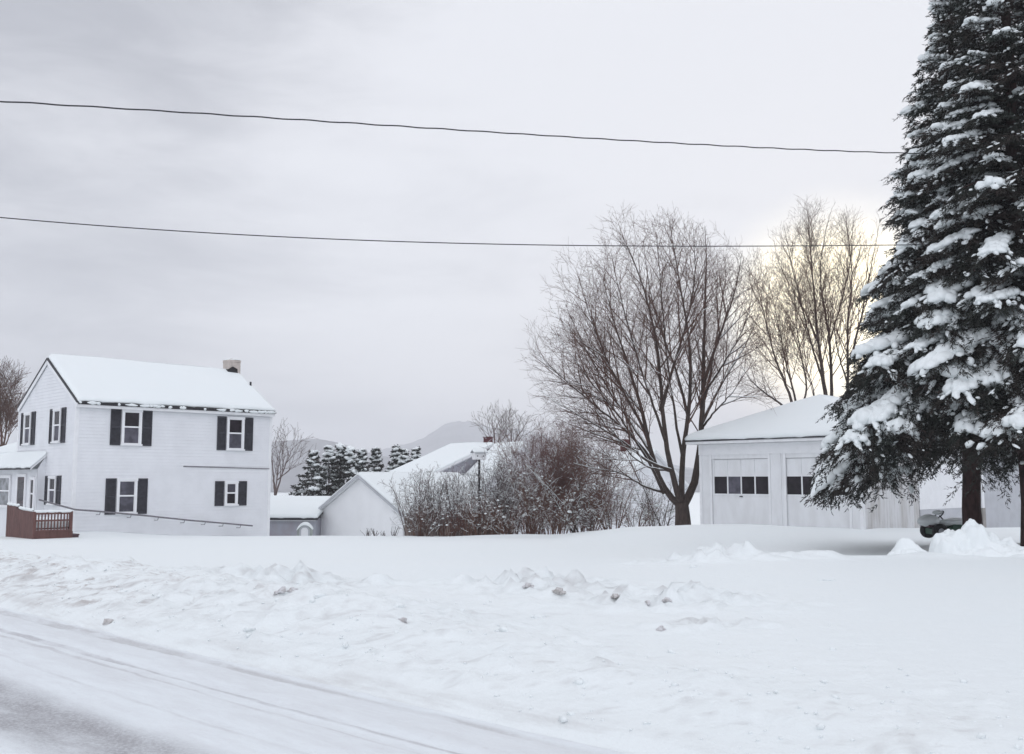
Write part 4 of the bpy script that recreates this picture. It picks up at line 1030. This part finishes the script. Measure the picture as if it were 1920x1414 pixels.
for px, Y, h, w, n, sd, mat, lb in (
  (790, 42.6, 1.30, 1.5, 15, 51, "browntwig", "red-brown upright stems below the leftmost grey shrub"),
  (838, 42.4, 1.15, 1.7, 17, 52, "redtwig", "dense red-brown stems at the middle of the brown board wall"),
  (880, 42.5, 1.4, 1.5, 15, 53, "redtwig", "red-brown stems at the foot of the birdhouse pole"),
  (932, 42.3, 1.2, 1.7, 17, 54, "browntwig", "red-brown stems right of the birdhouse pole foot"),
  (985, 42.0, 1.35, 1.7, 16, 55, "redtwig", "rusty red stems below the big reddish bush")):
    shrub("red_stem_clump", lb, px, Y, h, w, n, sd, mat, .08, dict(len=[.6, .3, .15], up=[.7, .5, .3], space=[.2, .15, .12]), group=G2, maxl=1)
for px, Y, h, w, n, sd, lb in ((1030, 47, 5.3, 4.0, 30, 61, "big dense reddish bush beside the long-roof house"), (1092, 48.5, 5.0, 3.8, 24, 62, "second reddish bush, thinner, under the maple's left boughs")):
    shrub("reddish_bush", lb, px, Y, h, w, n, sd, "redtwig", .05, dict(space=[.2, .16, .16], len=[1.7, .7, .35], rad=[.012, .007, .005], rmin=.0055, sup=-.01, up=[.25, .2, .1], f0=.12), group="reddish bushes left of the maple", cat="bush")
# snow-laden leaning saplings in the bramble
G3 = "snow-laden leaning saplings in the bramble"
for k, (pts, lb) in enumerate((
   ([(1075, 1000, 0), (1045, 945, .2), (1012, 900, .4), (985, 870, .5)], "snow-lined sapling leaning far left into the reddish bush"),
   ([(1085, 1000, 0), (1060, 950, -.3), (1028, 915, -.4), (1005, 890, -.5)], "snow-lined sapling leaning left, lower of the two crossing stems"),
   ([(1140, 1000, 0), (1115, 955, .2), (1090, 920, .3), (1070, 880, .4)], "snow-lined sapling leaning left in the middle of the bramble"),
   ([(1245, 1000, 0), (1220, 945, .2), (1200, 900, .3), (1185, 860, .3)], "thin sapling leaning left just beside the maple trunk"),
   ([(1075, 1000, -.4), (1088, 955, -.4), (1085, 905, -.4), (1100, 870, -.4)], "dark upright sapling in the bramble under the maple boughs"))):
    stem_tree("leaning_sapling", lb, 42.5, [pts[0]], [(pts, .05)], dict(far_cfg, space=[.3, .2, .2, .2], len=[.9, .45, .3, .2], rad=[.014, .008, .006, .005], rmin=.006, snow=True, snowl=1, snowr=.005, snowp=.6, snowh=.85), 70+k, ("bark", "twig"), G3, "sapling", 2)

# dry weeds by the white garage wall
for k, (px, h, lb) in enumerate(((691, .35, "dry weed tuft before the white gable wall, leftmost"), (706, .33, "dry weed tuft before the white gable wall, second from left"), (723, .22, "tiny low weed tuft before the white gable wall"), (741, .42, "dry weed tuft at the right end of the white gable wall"))):
    rg = np.random.default_rng(90+k); x = (px-960)/F*43.8; zb = gz(x, 43.8) - .12
    tb = Tubes()
    for q in range(12):
        B = branch_pts((rg.normal(0, .04), rg.normal(0, .04), 0), (rg.normal(0, .25), rg.normal(0, .25), 1), h*rg.uniform(.6, 1.2)+.1, 5, rg, .1, -.3); tb.add(B, np.linspace(.011, .007, 6), 3)
    o = tb.build("dry_weed", "weed"); o.location = (x, 43.8, zb); tag(o, lb, "weed", "dry weeds by the white gable wall")

# ------------------------------------------------------------------ spruces
def blades(pos, dirs, L_, W_, rg):
    """diamond needle tufts: pos (n,3), dirs (n,3)"""
    n = len(pos)
    d = dirs/np.linalg.norm(dirs, axis=1)[:, None]
    r = rg.normal(0, 1, (n, 3)); sd = np.cross(d, r); sd /= np.linalg.norm(sd, axis=1)[:, None] + 1e-9
    L_ = L_[:, None]; W_ = W_[:, None]
    v0 = pos; v1 = pos + d*L_*.45 + sd*W_; v2 = pos + d*L_; v3 = pos + d*L_*.45 - sd*W_
    V = np.stack([v0, v1, v2, v3], 1).reshape(-1, 3)
    return V, (np.arange(n)[:, None]*4 + np.arange(4)[None, :])
_th = np.linspace(0, 2*pi, 8, endpoint=False); _ph = np.linspace(.0, pi, 6)
_PH, _TH = np.meshgrid(_ph, _th, indexing="ij")
SPH = np.stack([np.sin(_PH)*np.cos(_TH), np.sin(_PH)*np.sin(_TH), np.cos(_PH)], -1).reshape(-1, 3)
_i = np.arange(5)[:, None]*8; _j = np.arange(8)[None, :]; _j2 = (_j+1) % 8
SQ = np.stack([_i+_j, _i+8+_j, _i+8+_j2, _i+_j2], -1).reshape(-1, 4)
def blobs(cen, ax, Ls, Ws, Hs, rg):
    n = len(cen)
    ax = ax/np.linalg.norm(ax, axis=1)[:, None]
    up = np.array([0, 0, 1.]) ; sd = np.cross(ax, up); sd /= np.linalg.norm(sd, axis=1)[:, None] + 1e-6
    nn = np.cross(sd, ax); nn[nn[:, 2] < 0] *= -1
    jit = 1 + rg.normal(0, .10, (n, len(SPH))); jit[:, :8] = jit[:, :1]; jit[:, -8:] = jit[:, -1:]
    s = SPH[None]*jit[..., None]
    zf = np.where(s[..., 2] > 0, 1.0, .55)
    V = cen[:, None] + s[..., 0:1]*Ls[:, None, None]*ax[:, None] + s[..., 1:2]*Ws[:, None, None]*sd[:, None] + (s[..., 2]*zf)[..., None]*Hs[:, None, None]*nn[:, None]
    Q = SQ[None] + (np.arange(n)*len(SPH))[:, None, None]
    return V.reshape(-1, 3), Q.reshape(-1, 4)

def spruce(name, label, x, y, H, prof, zc, seed, nb, detail=1.0, heavy=.5, trunk_r=.22, group=None, z=None, blade=(.095, .0105), cat="spruce tree", snowsize=1.0, droop=1.0, zmin=-9):
    rg = np.random.default_rng(seed)
    zb = (gz(x, y) - .15) if z is None else z
    root = empty(name, (x, y, zb), 0, label=label, cat=cat, group=group)
    tk = Tubes(); zz_ = np.linspace(0, H*.97, 16)
    tk.add(np.stack([rg.normal(0, .015, 16), rg.normal(0, .015, 16), zz_], -1), trunk_r*(1.12 - .12*np.minimum(zz_, 1))*(1 - zz_/H)**.8 + .01, 12)
    BV = []; BQ = []; bn = 0; SV = []; SQs = []; sn_ = 0
    pz = [p[0] for p in prof]; pr_ = [p[1] for p in prof]
    ga = rg.uniform(0, 6.28)
    for k in range(nb):
        f = (k + rg.random())/nb
        z0 = zc + (H - zc)*(1 - (1-f)**1.0)*.99
        hfrac = (z0 - zc)/(H - zc)
        az = ga + k*2.39996 + rg.normal(0, .25)
        # drooping limb: the tip sits lower than where it leaves the trunk
        Lb = np.interp(z0 - .0, pz, pr_)*rg.uniform(.74, 1.06)
        Lb = max(Lb, .12)
        low = (1 - hfrac)
        rise = .10 + .35*hfrac**2; dr = (.27 + .24*low*rg.uniform(.4, 1.5))*droop
        m = 12; t = np.linspace(0, 1, m)
        rad = Lb*(t*(1 - .10*t**2)); zz2 = z0 + Lb*(rise*t - dr*t**2.0 + .10*t**5)
        bend = rg.normal(0, .18)*t**2
        A = np.stack([np.cos(az + bend)*rad, np.sin(az + bend)*rad, zz2], -1)
        tk.add(A, np.linspace(.035, .008, m)*min(1, Lb/2), 4)
        # branchlets
        nl = max(4, int(Lb*8*detail**.5))
        tt = np.sort(rg.uniform(.12, 1.0, nl*2)); tt[-1] = 1; sgn = np.where(np.arange(nl*2) % 2 == 0, 1, -1)
        P0 = np.stack([np.interp(tt, t, A[:, q]) for q in range(3)], -1)
        Tn = np.stack([np.interp(tt, t, np.gradient(A[:, q], t)) for q in range(3)], -1); Tn /= np.linalg.norm(Tn, axis=1)[:, None]
        S_ = np.cross(Tn, [0, 0, 1.]); S_ /= np.linalg.norm(S_, axis=1)[:, None] + 1e-6
        an = np.radians(rg.uniform(35, 62, nl*2))
        shape = np.sin(np.clip(tt, 0, 1)*pi*.80 + .35)
        bl = Lb*.34*np.clip(shape, .16, 1)*rg.uniform(.6, 1.15, nl*2) + .08
        D_ = Tn*np.cos(an)[:, None] + S_*(np.sin(an)*sgn)[:, None]
        D_[:, 2] -= rg.uniform(.05, .42, nl*2)*(.5 + low)
        # tufts along each branchlet
        spc = .062/detail
        cnt = np.maximum(3, (bl/spc).astype(int)); rep = np.repeat(np.arange(nl*2), cnt)
        fr = rg.random(len(rep)); ds = fr*bl[rep]
        pos = P0[rep] + D_[rep]*ds[:, None]; pos[:, 2] -= .28*ds**2*(.4 + low)
        kz = pos[:, 2] > zmin + .28*rg.random(len(pos)); rep = rep[kz]; pos = pos[kz]
        # short hanging twigs, each a narrow brush of needles
        S2 = np.cross(D_[rep], [0, 0, 1.]); S2 /= np.linalg.norm(S2, axis=1)[:, None] + 1e-6
        td = D_[rep]*rg.uniform(.5, 1.0, len(rep))[:, None] + S2*(rg.choice([-1, 1], len(rep))*rg.uniform(.2, .9, len(rep)))[:, None]
        td[:, 2] -= rg.uniform(.0, .55, len(rep)); td += rg.normal(0, .15, td.shape)
        td /= np.linalg.norm(td, axis=1)[:, None]
        tl = (.20*rg.uniform(.6, 1.3, len(rep))*(.55 + .45*np.minimum(1, Lb/2.5)))*min(1.25, blade[0]/.085)
        nblade = 8 if detail > .7 else 4
        rp = np.repeat(np.arange(len(rep)), nblade)
        along = np.tile(np.linspace(.05, .85, nblade), len(rep))
        dd = td[rp] + rg.normal(0, .38, (len(rp), 3))
        V, Q = blades(pos[rp] + td[rp]*(tl[rp]*along)[:, None], dd, blade[0]*rg.uniform(.7, 1.25, len(rp)), blade[1]*rg.uniform(.7, 1.3, len(rp)), rg)
        BV.append(V); BQ.append(Q + bn); bn += len(V)
        # snow
        hv = ((k*.7548776 + .5*((k*k*.5698403) % 1.0) + .21) % 1.0) < heavy*(1.0 + .35*low)
        sm = snowsize
        if hv:
            # pillows along the outer limb, fingers on the branchlets
            q0 = rg.uniform(.30, .62); ns = max(4, int(Lb*4.2)); ts_ = np.linspace(q0, .98, ns)
            c_ = np.stack([np.interp(ts_, t, A[:, q]) for q in range(3)], -1); a_ = np.stack([np.interp(ts_, t, np.gradient(A[:, q], t)) for q in range(3)], -1)
            sz = np.clip(Lb/3.0, .55, 1)*sm*rg.uniform(.75, 1.25)
            sdv = np.cross(a_, [0, 0, 1.]); sdv /= np.linalg.norm(sdv, axis=1)[:, None] + 1e-6
            for sh in (-1, 0, 1):
                cc = c_ + sdv*(sh*sz*.20*rg.uniform(.5, 1.2, ns))[:, None] + np.array([0, 0, .05 - .05*abs(sh)*sz])
                aa = a_ + sdv*(sh*.5*np.linalg.norm(a_, axis=1))[:, None]
                kp = rg.random(ns) < (1.0 if sh == 0 else .72)
                V, Q = blobs(cc[kp], aa[kp], (sz*.24*rg.uniform(.7, 1.35, ns))[kp], (sz*.17*rg.uniform(.7, 1.3, ns))[kp], (sz*.135*rg.uniform(.7, 1.4, ns))[kp], rg)
                SV.append(V); SQs.append(Q + sn_); sn_ += len(V)
            pick = np.where((tt > q0 - .05) & (rg.random(nl*2) < .8))[0]
            for ff in (.18, .42, .68):
                pk = pick[rg.random(len(pick)) < (1.0, .75, .4)[int(ff*3)]]
                if not len(pk): continue
                dsx = bl[pk]*ff*rg.uniform(.8, 1.15, len(pk))
                c2 = P0[pk] + D_[pk]*dsx[:, None]; c2[:, 2] += .030 - .28*dsx**2*(.4 + low)
                ax = D_[pk].copy(); ax[:, 2] -= .5*dsx*(.4 + low); ax += rg.normal(0, .15, ax.shape)
                V, Q = blobs(c2, ax, sz*.15*rg.uniform(.6, 1.3, len(pk)), sz*.10*rg.uniform(.6, 1.3, len(pk))*(1.15-.5*ff), sz*.075*rg.uniform(.6, 1.3, len(pk)), rg)
                SV.append(V); SQs.append(Q + sn_); sn_ += len(V)
        # scattered small caps everywhere
        pk = np.where(rg.random(nl*2) < .60)[0]
        if len(pk):
            dsx = bl[pk]*rg.uniform(.1, 1, len(pk)); c2 = P0[pk] + D_[pk]*dsx[:, None]; c2[:, 2] += .03 - .28*dsx**2*(.4+low)
            V, Q = blobs(c2, D_[pk], sm*.06*rg.uniform(.4, 1.9, len(pk)), sm*.032*rg.uniform(.5, 1.7, len(pk)), sm*.024*rg.uniform(.6, 1.4, len(pk)), rg)
            SV.append(V); SQs.append(Q + sn_); sn_ += len(V)
    tk.build("trunk", "sprucebark", root)
    if zmin > 0:
        m_ = len(SPH); keepV = []; keepQ = []; k0 = 0
        for V in SV:
            B_ = V.reshape(-1, m_, 3); B_ = B_[B_[:, :, 2].mean(1) > zmin + .22]
            if len(B_):
                keepV.append(B_.reshape(-1, 3)); keepQ.append((SQ[None] + (np.arange(len(B_))*m_)[:, None, None] + k0).reshape(-1, 4)); k0 += len(B_)*m_
        SV, SQs = keepV, keepQ
    rawmesh("crown", np.concatenate(BV), np.concatenate(BQ), "needle", root)
    tag(rawmesh("snow", np.concatenate(SV), np.concatenate(SQs), "treesnow", root, True), kind="stuff")
    return root
xz = at(1822, 900, 24.0)[0]
prof1 = [(0, 3.6), (1.6, 3.95), (2.6, 4.15), (3.9, 4.0), (4.8, 3.3), (6, 2.75), (8, 2.1), (10, 1.5), (11.5, .95), (13, .42), (14, .25), (15.2, .08)]
spruce("spruce_tree", "tall snow-laden spruce, its trunk standing behind the snow pile", xz, 24.0, 15.2, prof1, 3.0, 101, 300, 1.0, .60, .21, zmin=1.0)
xz2 = at(1932, 900, 22.4)[0]
prof2 = [(0, 3.0), (2.6, 3.0), (4.5, 2.9), (6, 2.6), (8, 2.3), (10, 1.95), (12, 1.5), (14, 1.0), (17, .15)]
spruce("spruce_tree", "second snowy spruce with red-brown trunk cut by the right edge", xz2, 22.4, 17.0, prof2, 3.2, 102, 270, 1.0, .56, .25, zmin=1.25)
GC = "row of small dark conifers beyond the gabled garage"
for k, (px, py, Y, r, lb) in enumerate((
  (588, 846, 74, 1.9, "dark bushy conifer, leftmost of the row"),
  (618, 838, 76, 1.6, "dark conifer second from the left of the row"),
  (639, 832, 77, 1.5, "pointed conifer, tallest of the left clump"),
  (657, 838, 76, 1.5, "dark conifer right behind the white garage gable peak"),
  (678, 843, 75, 1.5, "conifer just right of the white garage gable peak"),
  (705, 841, 78, 1.4, "narrow snowy conifer fifth in the row, standing in a gap"),
  (743, 836, 80, 1.4, "snowy conifer left of the last small one"),
  (758, 842, 79, 1.1, "thin conifer close beside the snowy one near the long roof"),
  (780, 838, 82, 1.0, "small conifer, rightmost, peeking over the long roof edge"))):
    p = at(px, py, Y); zb = -4.0; H_ = p[2] - zb
    spruce("conifer", lb, p[0], Y, H_, [(0, r*1.8), (H_*.3, r*1.55), (H_*.5, r*1.12), (H_*.72, r*.58), (H_*.88, r*.22), (H_, .04)], .5, 120+k, 64, .45, .5, .12, GC, zb, (.24, .035), "conifer", 1.5, .8)

# ------------------------------------------------------------------ snow piles and lumps
def pile(name, label, px, py_base, Y, peaks, seed, n=46, half=(1.2, .8), mat="snow", cat="snow pile", group=None):
    x0, _, z0 = at(px, py_base, Y)
    gx = np.linspace(-half[0], half[0], n); gy = np.linspace(-half[1], half[1], n)
    GX, GY = np.meshgrid(gx, gy); Hh = np.zeros_like(GX)
    wx = GX + .12*fbm(GX*3, GY*3, 3, seed); wy = GY + .12*fbm(GX*3+7, GY*3, 3, seed+1)
    for (cx, cy, h, rx, ry, p) in peaks:
        q = np.sqrt(((wx-cx)/rx)**2 + ((wy-cy)/ry)**2); Hh = np.maximum(Hh, h*np.clip(1 - q**p, 0, 1))
    Hh = Hh*(1 + .45*fbm(GX*3.4, GY*3.4, 4, seed+5)) + (.36*np.abs(fbm(GX*2.6+3, GY*2.6, 4, seed+8)) + .14*np.clip(fbm(GX*8, GY*8, 2, seed+9), -.1, .5) - .05)*sstep(Hh, .02, .18)
    edge = np.clip(np.minimum(1-np.abs(GX)/half[0], 1-np.abs(GY)/half[1])*6, 0, 1)
    Hh = Hh*edge
    gnd_ = ground_z(GX + x0, GY + Y)
    zb = float(gnd_.min()) - .12
    V1 = np.stack([GX, GY, gnd_ - zb - .06 + Hh], -1).reshape(-1, 3)
    V2 = V1.copy(); V2[:, 2] = 0
    o = n*n; i = np.arange(n-1)[:, None]*n; j = np.arange(n-1)[None, :]
    Q1 = np.stack([i+j, i+j+1, i+n+j+1, i+n+j], -1).reshape(-1, 4); sk = []
    for q in range(n-1):
        sk += [(q, o+q, o+q+1, q+1), ((n-1)*n+q, (n-1)*n+q+1, o+(n-1)*n+q+1, o+(n-1)*n+q), (q*n, (q+1)*n, o+(q+1)*n, o+q*n), (q*n+n-1, o+q*n+n-1, o+(q+1)*n+n-1, (q+1)*n+n-1)]
    ob = rawmesh(name, np.concatenate([V1, V2]), np.concatenate([Q1, Q1[:, ::-1]+o, np.array(sk)]), mat, None, True)
    ob.location = (x0, Y, zb); tag(ob, label, cat, group)
    return ob
pile("snow_pile", "large lumpy ploughed snow pile in front of the spruce trunk", 1822, 1040, 19.6, [(-.50, -.05, .46, .34, .5, 3), (0.02, 0, .68, .36, .6, 4), (-.22, .1, .60, .34, .6, 4), (.32, .05, .56, .26, .5, 4), (.60, 0, .40, .32, .5, 3), (.2, -.25, .36, 1.05, .65, 2.2), (-.62, -.25, .44, .16, .25, 1.6)], 3, 90, (1.25, .95))
pile("snow_pile", "small peaked snow heap left of the large snow pile", 1700, 1046, 19.0, [(0, 0, .34, .42, .4, 1.5), (.16, -.05, .22, .3, .3, 1.8), (-.2, -.1, .16, .3, .25, 2)], 13, 44, (.6, .55))

import bmesh
def hull(seed, n=16):
    r_ = np.random.default_rng(seed); p = r_.normal(0, 1, (n, 3)); p /= np.linalg.norm(p, axis=1)[:, None]
    p *= r_.uniform(.75, 1.1, (n, 1)); p[:, 0] *= r_.uniform(.8, 1.3)
    bm = bmesh.new(); vs_ = [bm.verts.new(q) for q in p]; bmesh.ops.convex_hull(bm, input=vs_)
    for v in [v for v in bm.verts if not v.link_faces]: bm.verts.remove(v)
    bm.verts.index_update()
    V = np.array([v.co[:] for v in bm.verts]); T = np.array([[v.index for v in f.verts] for f in bm.faces if len(f.verts) == 3]); bm.free()
    return V, T
HULLS = [hull(k) for k in range(30)]
class Chunks:
    def __init__(s): s.V = []; s.T = []; s.n = 0
    def add(s, k, cen, sx, sy, sz, rz):
        V, T = HULLS[k % 30]; c, q = cos(rz), sin(rz); W_ = V*np.array([sx, sy, sz])
        W_ = np.stack([W_[:, 0]*c - W_[:, 1]*q, W_[:, 0]*q + W_[:, 1]*c, W_[:, 2]], -1) + np.array(cen)
        s.V.append(W_); s.T.append(T + s.n); s.n += len(W_)
    def build(s, name, mat): return rawmesh(name, np.concatenate(s.V), None, mat, None, False, np.concatenate(s.T))
GL = "lumps of ploughed snow scattered on the bank"
def lump(px, py, Y, a, b, c, seed, mat, lb):
    x, y, z = at(px, py, Y); zg = gz(x, y)
    a *= .62; b *= .64; c *= .62
    rg = np.random.default_rng(seed); ck = Chunks()
    ck.add(seed, (0, 0, 0), a, b, c*1.05, seed)
    for q in range(5):
        th = rg.uniform(0, 6.28); f = rg.uniform(.25, .6)
        ck.add(seed + q*3 + 1, (cos(th)*a*.75, sin(th)*b*.75, -c*rg.uniform(.0, .35)), a*f, b*f, c*f*1.2, th)
    o = ck.build("snow_lump", mat); o.location = (x, y, zg + c*.05); o.rotation_euler = (0, 0, seed)
    tag(o, lb, "snow lump", GL); return o
def gy_at(px, py):
    # march the view ray to the ground
    for Y in np.arange(5.5, 30, .05):
        x, y, z = at(px, py, Y)
        if z < gz(x, y): return Y
    return 15
for k, (px, py, a, b, c, mat, lb) in enumerate((
  (1047, 1112, .15, .11, .09, "dirtysnow", "brownish dirty snow lump on the crown of the thrown heap"),
  (990, 1100, .12, .1, .08, "greysnow", "greyish snow lump at the upper left of the thrown heap"),
  (1155, 1124, .10, .09, .06, "dirtysnow", "small brown-stained snow lump right of the thrown heap"),
  (1237, 1184, .11, .09, .08, "greysnow", "rounded greyish lump nearest the camera on the right of the bank"),
  (203, 1170, .10, .09, .09, "dirtysnow", "lone dark snow lump at the road edge on the left"),
  (530, 1112, .17, .10, .08, "greysnow", "broad grey snow slab lump above the middle of the bank"),
  (550, 1108, .10, .08, .06, "greysnow", "small grey lump touching the broad grey slab lump"),
  (755, 1164, .09, .08, .07, "greysnow", "small grey lump alone at the middle of the bank"),
  (748, 1140, .12, .09, .08, "snow", "clean white lump just above the small lone grey one"),
  (600, 1118, .13, .1, .06, "snow", "clean low lump right of the broad grey slab lump"),
  (945, 1184, .11, .09, .07, "snow", "clean lump low on the bank left of centre"),
  (1010, 1158, .14, .1, .07, "snow", "clean broad lump below the brownish dirty one"),
  (1215, 1135, .10, .09, .07, "greysnow", "grey lump in the cluster right of the brown-stained one"),
  (1250, 1130, .09, .08, .06, "greysnow", "small grey lump, rightmost of the cluster right of the brown-stained one"),
  (1300, 1064, .22, .10, .07, "snow", "long white block at the left end of the driveway ridge"),
  (1550, 1088, .26, .18, .08, "snow", "wide smooth snow lump on the open slope below the driveway"),
  (1258, 1225, .07, .06, .05, "snow", "small white lump lowest on the bank at the right"),
  (470, 1180, .10, .08, .06, "snow", "small white lump by the road edge left of centre"),
  (1700, 1300, .06, .05, .03, "snow", "tiny lone lump on the smooth foreground snow at right"))):
    lump(px, py, gy_at(px, py), a, b, c, 200+k, mat, lb)

# crumbs of thrown snow: too many to count
rg = np.random.default_rng(77); ck = Chunks()
for k in range(1500):
    s_ = rg.uniform(-12, 20); t_ = ROADT + .25 + abs(rg.normal(0, 1.6))
    x = VX*(t_+TSH) + UX*s_; y = VY*(t_+TSH) + UY*s_
    if y < 4.8 or y > 22: continue
    r = rg.uniform(.006, .020)*(1.9 if rg.random() < .08 else 1)
    z = gz(x, y)
    ck.add(k, (x, y, z + r*.15), r*1.2, r, r*.8, rg.uniform(0, 6.28))
o = ck.build("snow_crumbs", "snow"); tag(o, kind="stuff", label="small crumbs of thrown snow along the road bank", cat="snow crumbs")

# ------------------------------------------------------------------ haze
hb = MB().box(-3300, 3300, -300, 4100, -11.5, 195).build("haze", "snow")
hm = bpy.data.materials.new("haze_air"); hm.use_nodes = True; nt = hm.node_tree; nt.nodes.clear()
vo = nt.nodes.new("ShaderNodeVolumePrincipled"); out = nt.nodes.new("ShaderNodeOutputMaterial")
vo.inputs["Color"].default_value = (.93, .94, .97, 1); vo.inputs["Density"].default_value = 0.00055; vo.inputs["Anisotropy"].default_value = 0.0
nt.links.new(vo.outputs[0], out.inputs["Volume"])
hb.data.materials.clear(); hb.data.materials.append(hm); tag(hb, kind="stuff")

# ------------------------------------------------------------------ sky and sun
sun_az = atan2((1575-960)/F, 1.0); sun_el = R(8.7)
SD = (sin(sun_az)*cos(sun_el), cos(sun_az)*cos(sun_el), sin(sun_el))
w = bpy.data.worlds.new("World"); sc.world = w; w.use_nodes = True; nt = w.node_tree; nt.nodes.clear()
tc = N(nt, "ShaderNodeTexCoord").outputs["Generated"]
sky = N(nt, "ShaderNodeTexSky"); sky.sky_type = "NISHITA"; sky.sun_disc = False; sky.sun_elevation = sun_el; sky.sun_rotation = sun_az
sxyz = N(nt, "ShaderNodeSeparateXYZ"); nt.links.new(tc, sxyz.inputs[0]); zc_ = sxyz.outputs[2]
dt_ = N(nt, "ShaderNodeVectorMath"); dt_.operation = "DOT_PRODUCT"; nt.links.new(tc, dt_.inputs[0]); dt_.inputs[1].default_value = SD
dot = dt_.outputs["Value"]
st1 = noise(nt, mapping(nt, tc, (1.4, 1.4, 5.0), loc=(.3, .2, .1)), 2.0, 5, .55, .4)
st2 = noise(nt, mapping(nt, tc, (1, 1, 2.6), loc=(2.1, .7, .4)), 2.3, 4, .5, .3)
f = M(nt, "ADD", M(nt, "MULTIPLY", smooth(nt, st1, .3, .7), .45), M(nt, "MULTIPLY", smooth(nt, st2, .3, .7), .55))
st3 = noise(nt, mapping(nt, tc, (1, 1, 3.2), loc=(.7, 1.7, .2)), 6.5, 6, .58, .5)
f = M(nt, "ADD", M(nt, "MULTIPLY", f, .78), M(nt, "MULTIPLY", smooth(nt, st3, .3, .7), .24))
near = smooth(nt, dot, .74, .985)                 # toward the sun the cloud is thinner
lowb = smooth(nt, zc_, .02, .42)
k = M(nt, "ADD", M(nt, "ADD", M(nt, "MULTIPLY", f, .62), M(nt, "MULTIPLY", near, .50)), M(nt, "MULTIPLY", lowb, .36))
cl = mixc(nt, smooth(nt, k, .26, 1.02), (0.45, 0.465, 0.522), (0.835, 0.85, 0.905))
hi = smooth(nt, zc_, .40, .95); back = smooth(nt, sxyz.outputs[1], .45, -.5)
gain = M(nt, "ADD", 1.0, M(nt, "ADD", M(nt, "MULTIPLY", hi, .20), M(nt, "MULTIPLY", back, .75)))
vm = N(nt, "ShaderNodeVectorMath"); vm.operation = "SCALE"; nt.links.new(cl, vm.inputs[0]); nt.links.new(gain, vm.inputs["Scale"])
# sun glow through the cloud
streak = smooth(nt, st1, .30, .66, .55, 1.0)
g1 = M(nt, "MULTIPLY", smooth(nt, dot, .9910, .9992), streak); g2 = M(nt, "MULTIPLY", smooth(nt, dot, .9945, .9994), 1.0)
gl = N(nt, "ShaderNodeMix", data_type="RGBA", blend_type="ADD"); gl.inputs[0].default_value = 1
ga_ = mixc(nt, g1, (0, 0, 0), (0.60, 0.52, 0.29)); gb_ = mixc(nt, g2, (0, 0, 0), (1.3, 1.1, 0.62))
nt.links.new(ga_, gl.inputs[6]); nt.links.new(gb_, gl.inputs[7])
tot = N(nt, "ShaderNodeVectorMath"); tot.operation = "ADD"; nt.links.new(vm.outputs[0], tot.inputs[0]); nt.links.new(gl.outputs[2], tot.inputs[1])
bg1 = N(nt, "ShaderNodeBackground"); nt.links.new(sky.outputs[0], bg1.inputs[0]); bg1.inputs[1].default_value = 0.06
bg2 = N(nt, "ShaderNodeBackground"); nt.links.new(tot.outputs[0], bg2.inputs[0]); bg2.inputs[1].default_value = 1.0
mx = N(nt, "ShaderNodeMixShader"); mx.inputs[0].default_value = .94
nt.links.new(bg1.outputs[0], mx.inputs[1]); nt.links.new(bg2.outputs[0], mx.inputs[2])
wo = N(nt, "ShaderNodeOutputWorld"); nt.links.new(mx.outputs[0], wo.inputs[0])

ld = bpy.data.lights.new("sun", "SUN"); ld.energy = 0.5; ld.angle = R(18); ld.color = (1, .93, .80)
lo = bpy.data.objects.new("sun", ld); COL.objects.link(lo)
lo.rotation_euler = Vector(SD).to_track_quat("Z", "Y").to_euler()

vs = sc.view_settings; vs.view_transform = "Standard"; vs.look = "None"; vs.exposure = 0.09; vs.gamma = 1; vs.use_curve_mapping = False
cy = sc.cycles
cy.max_bounces = 6; cy.diffuse_bounces = 4; cy.glossy_bounces = 2; cy.transmission_bounces = 2; cy.volume_bounces = 1; cy.transparent_max_bounces = 8
cy.use_denoising = True
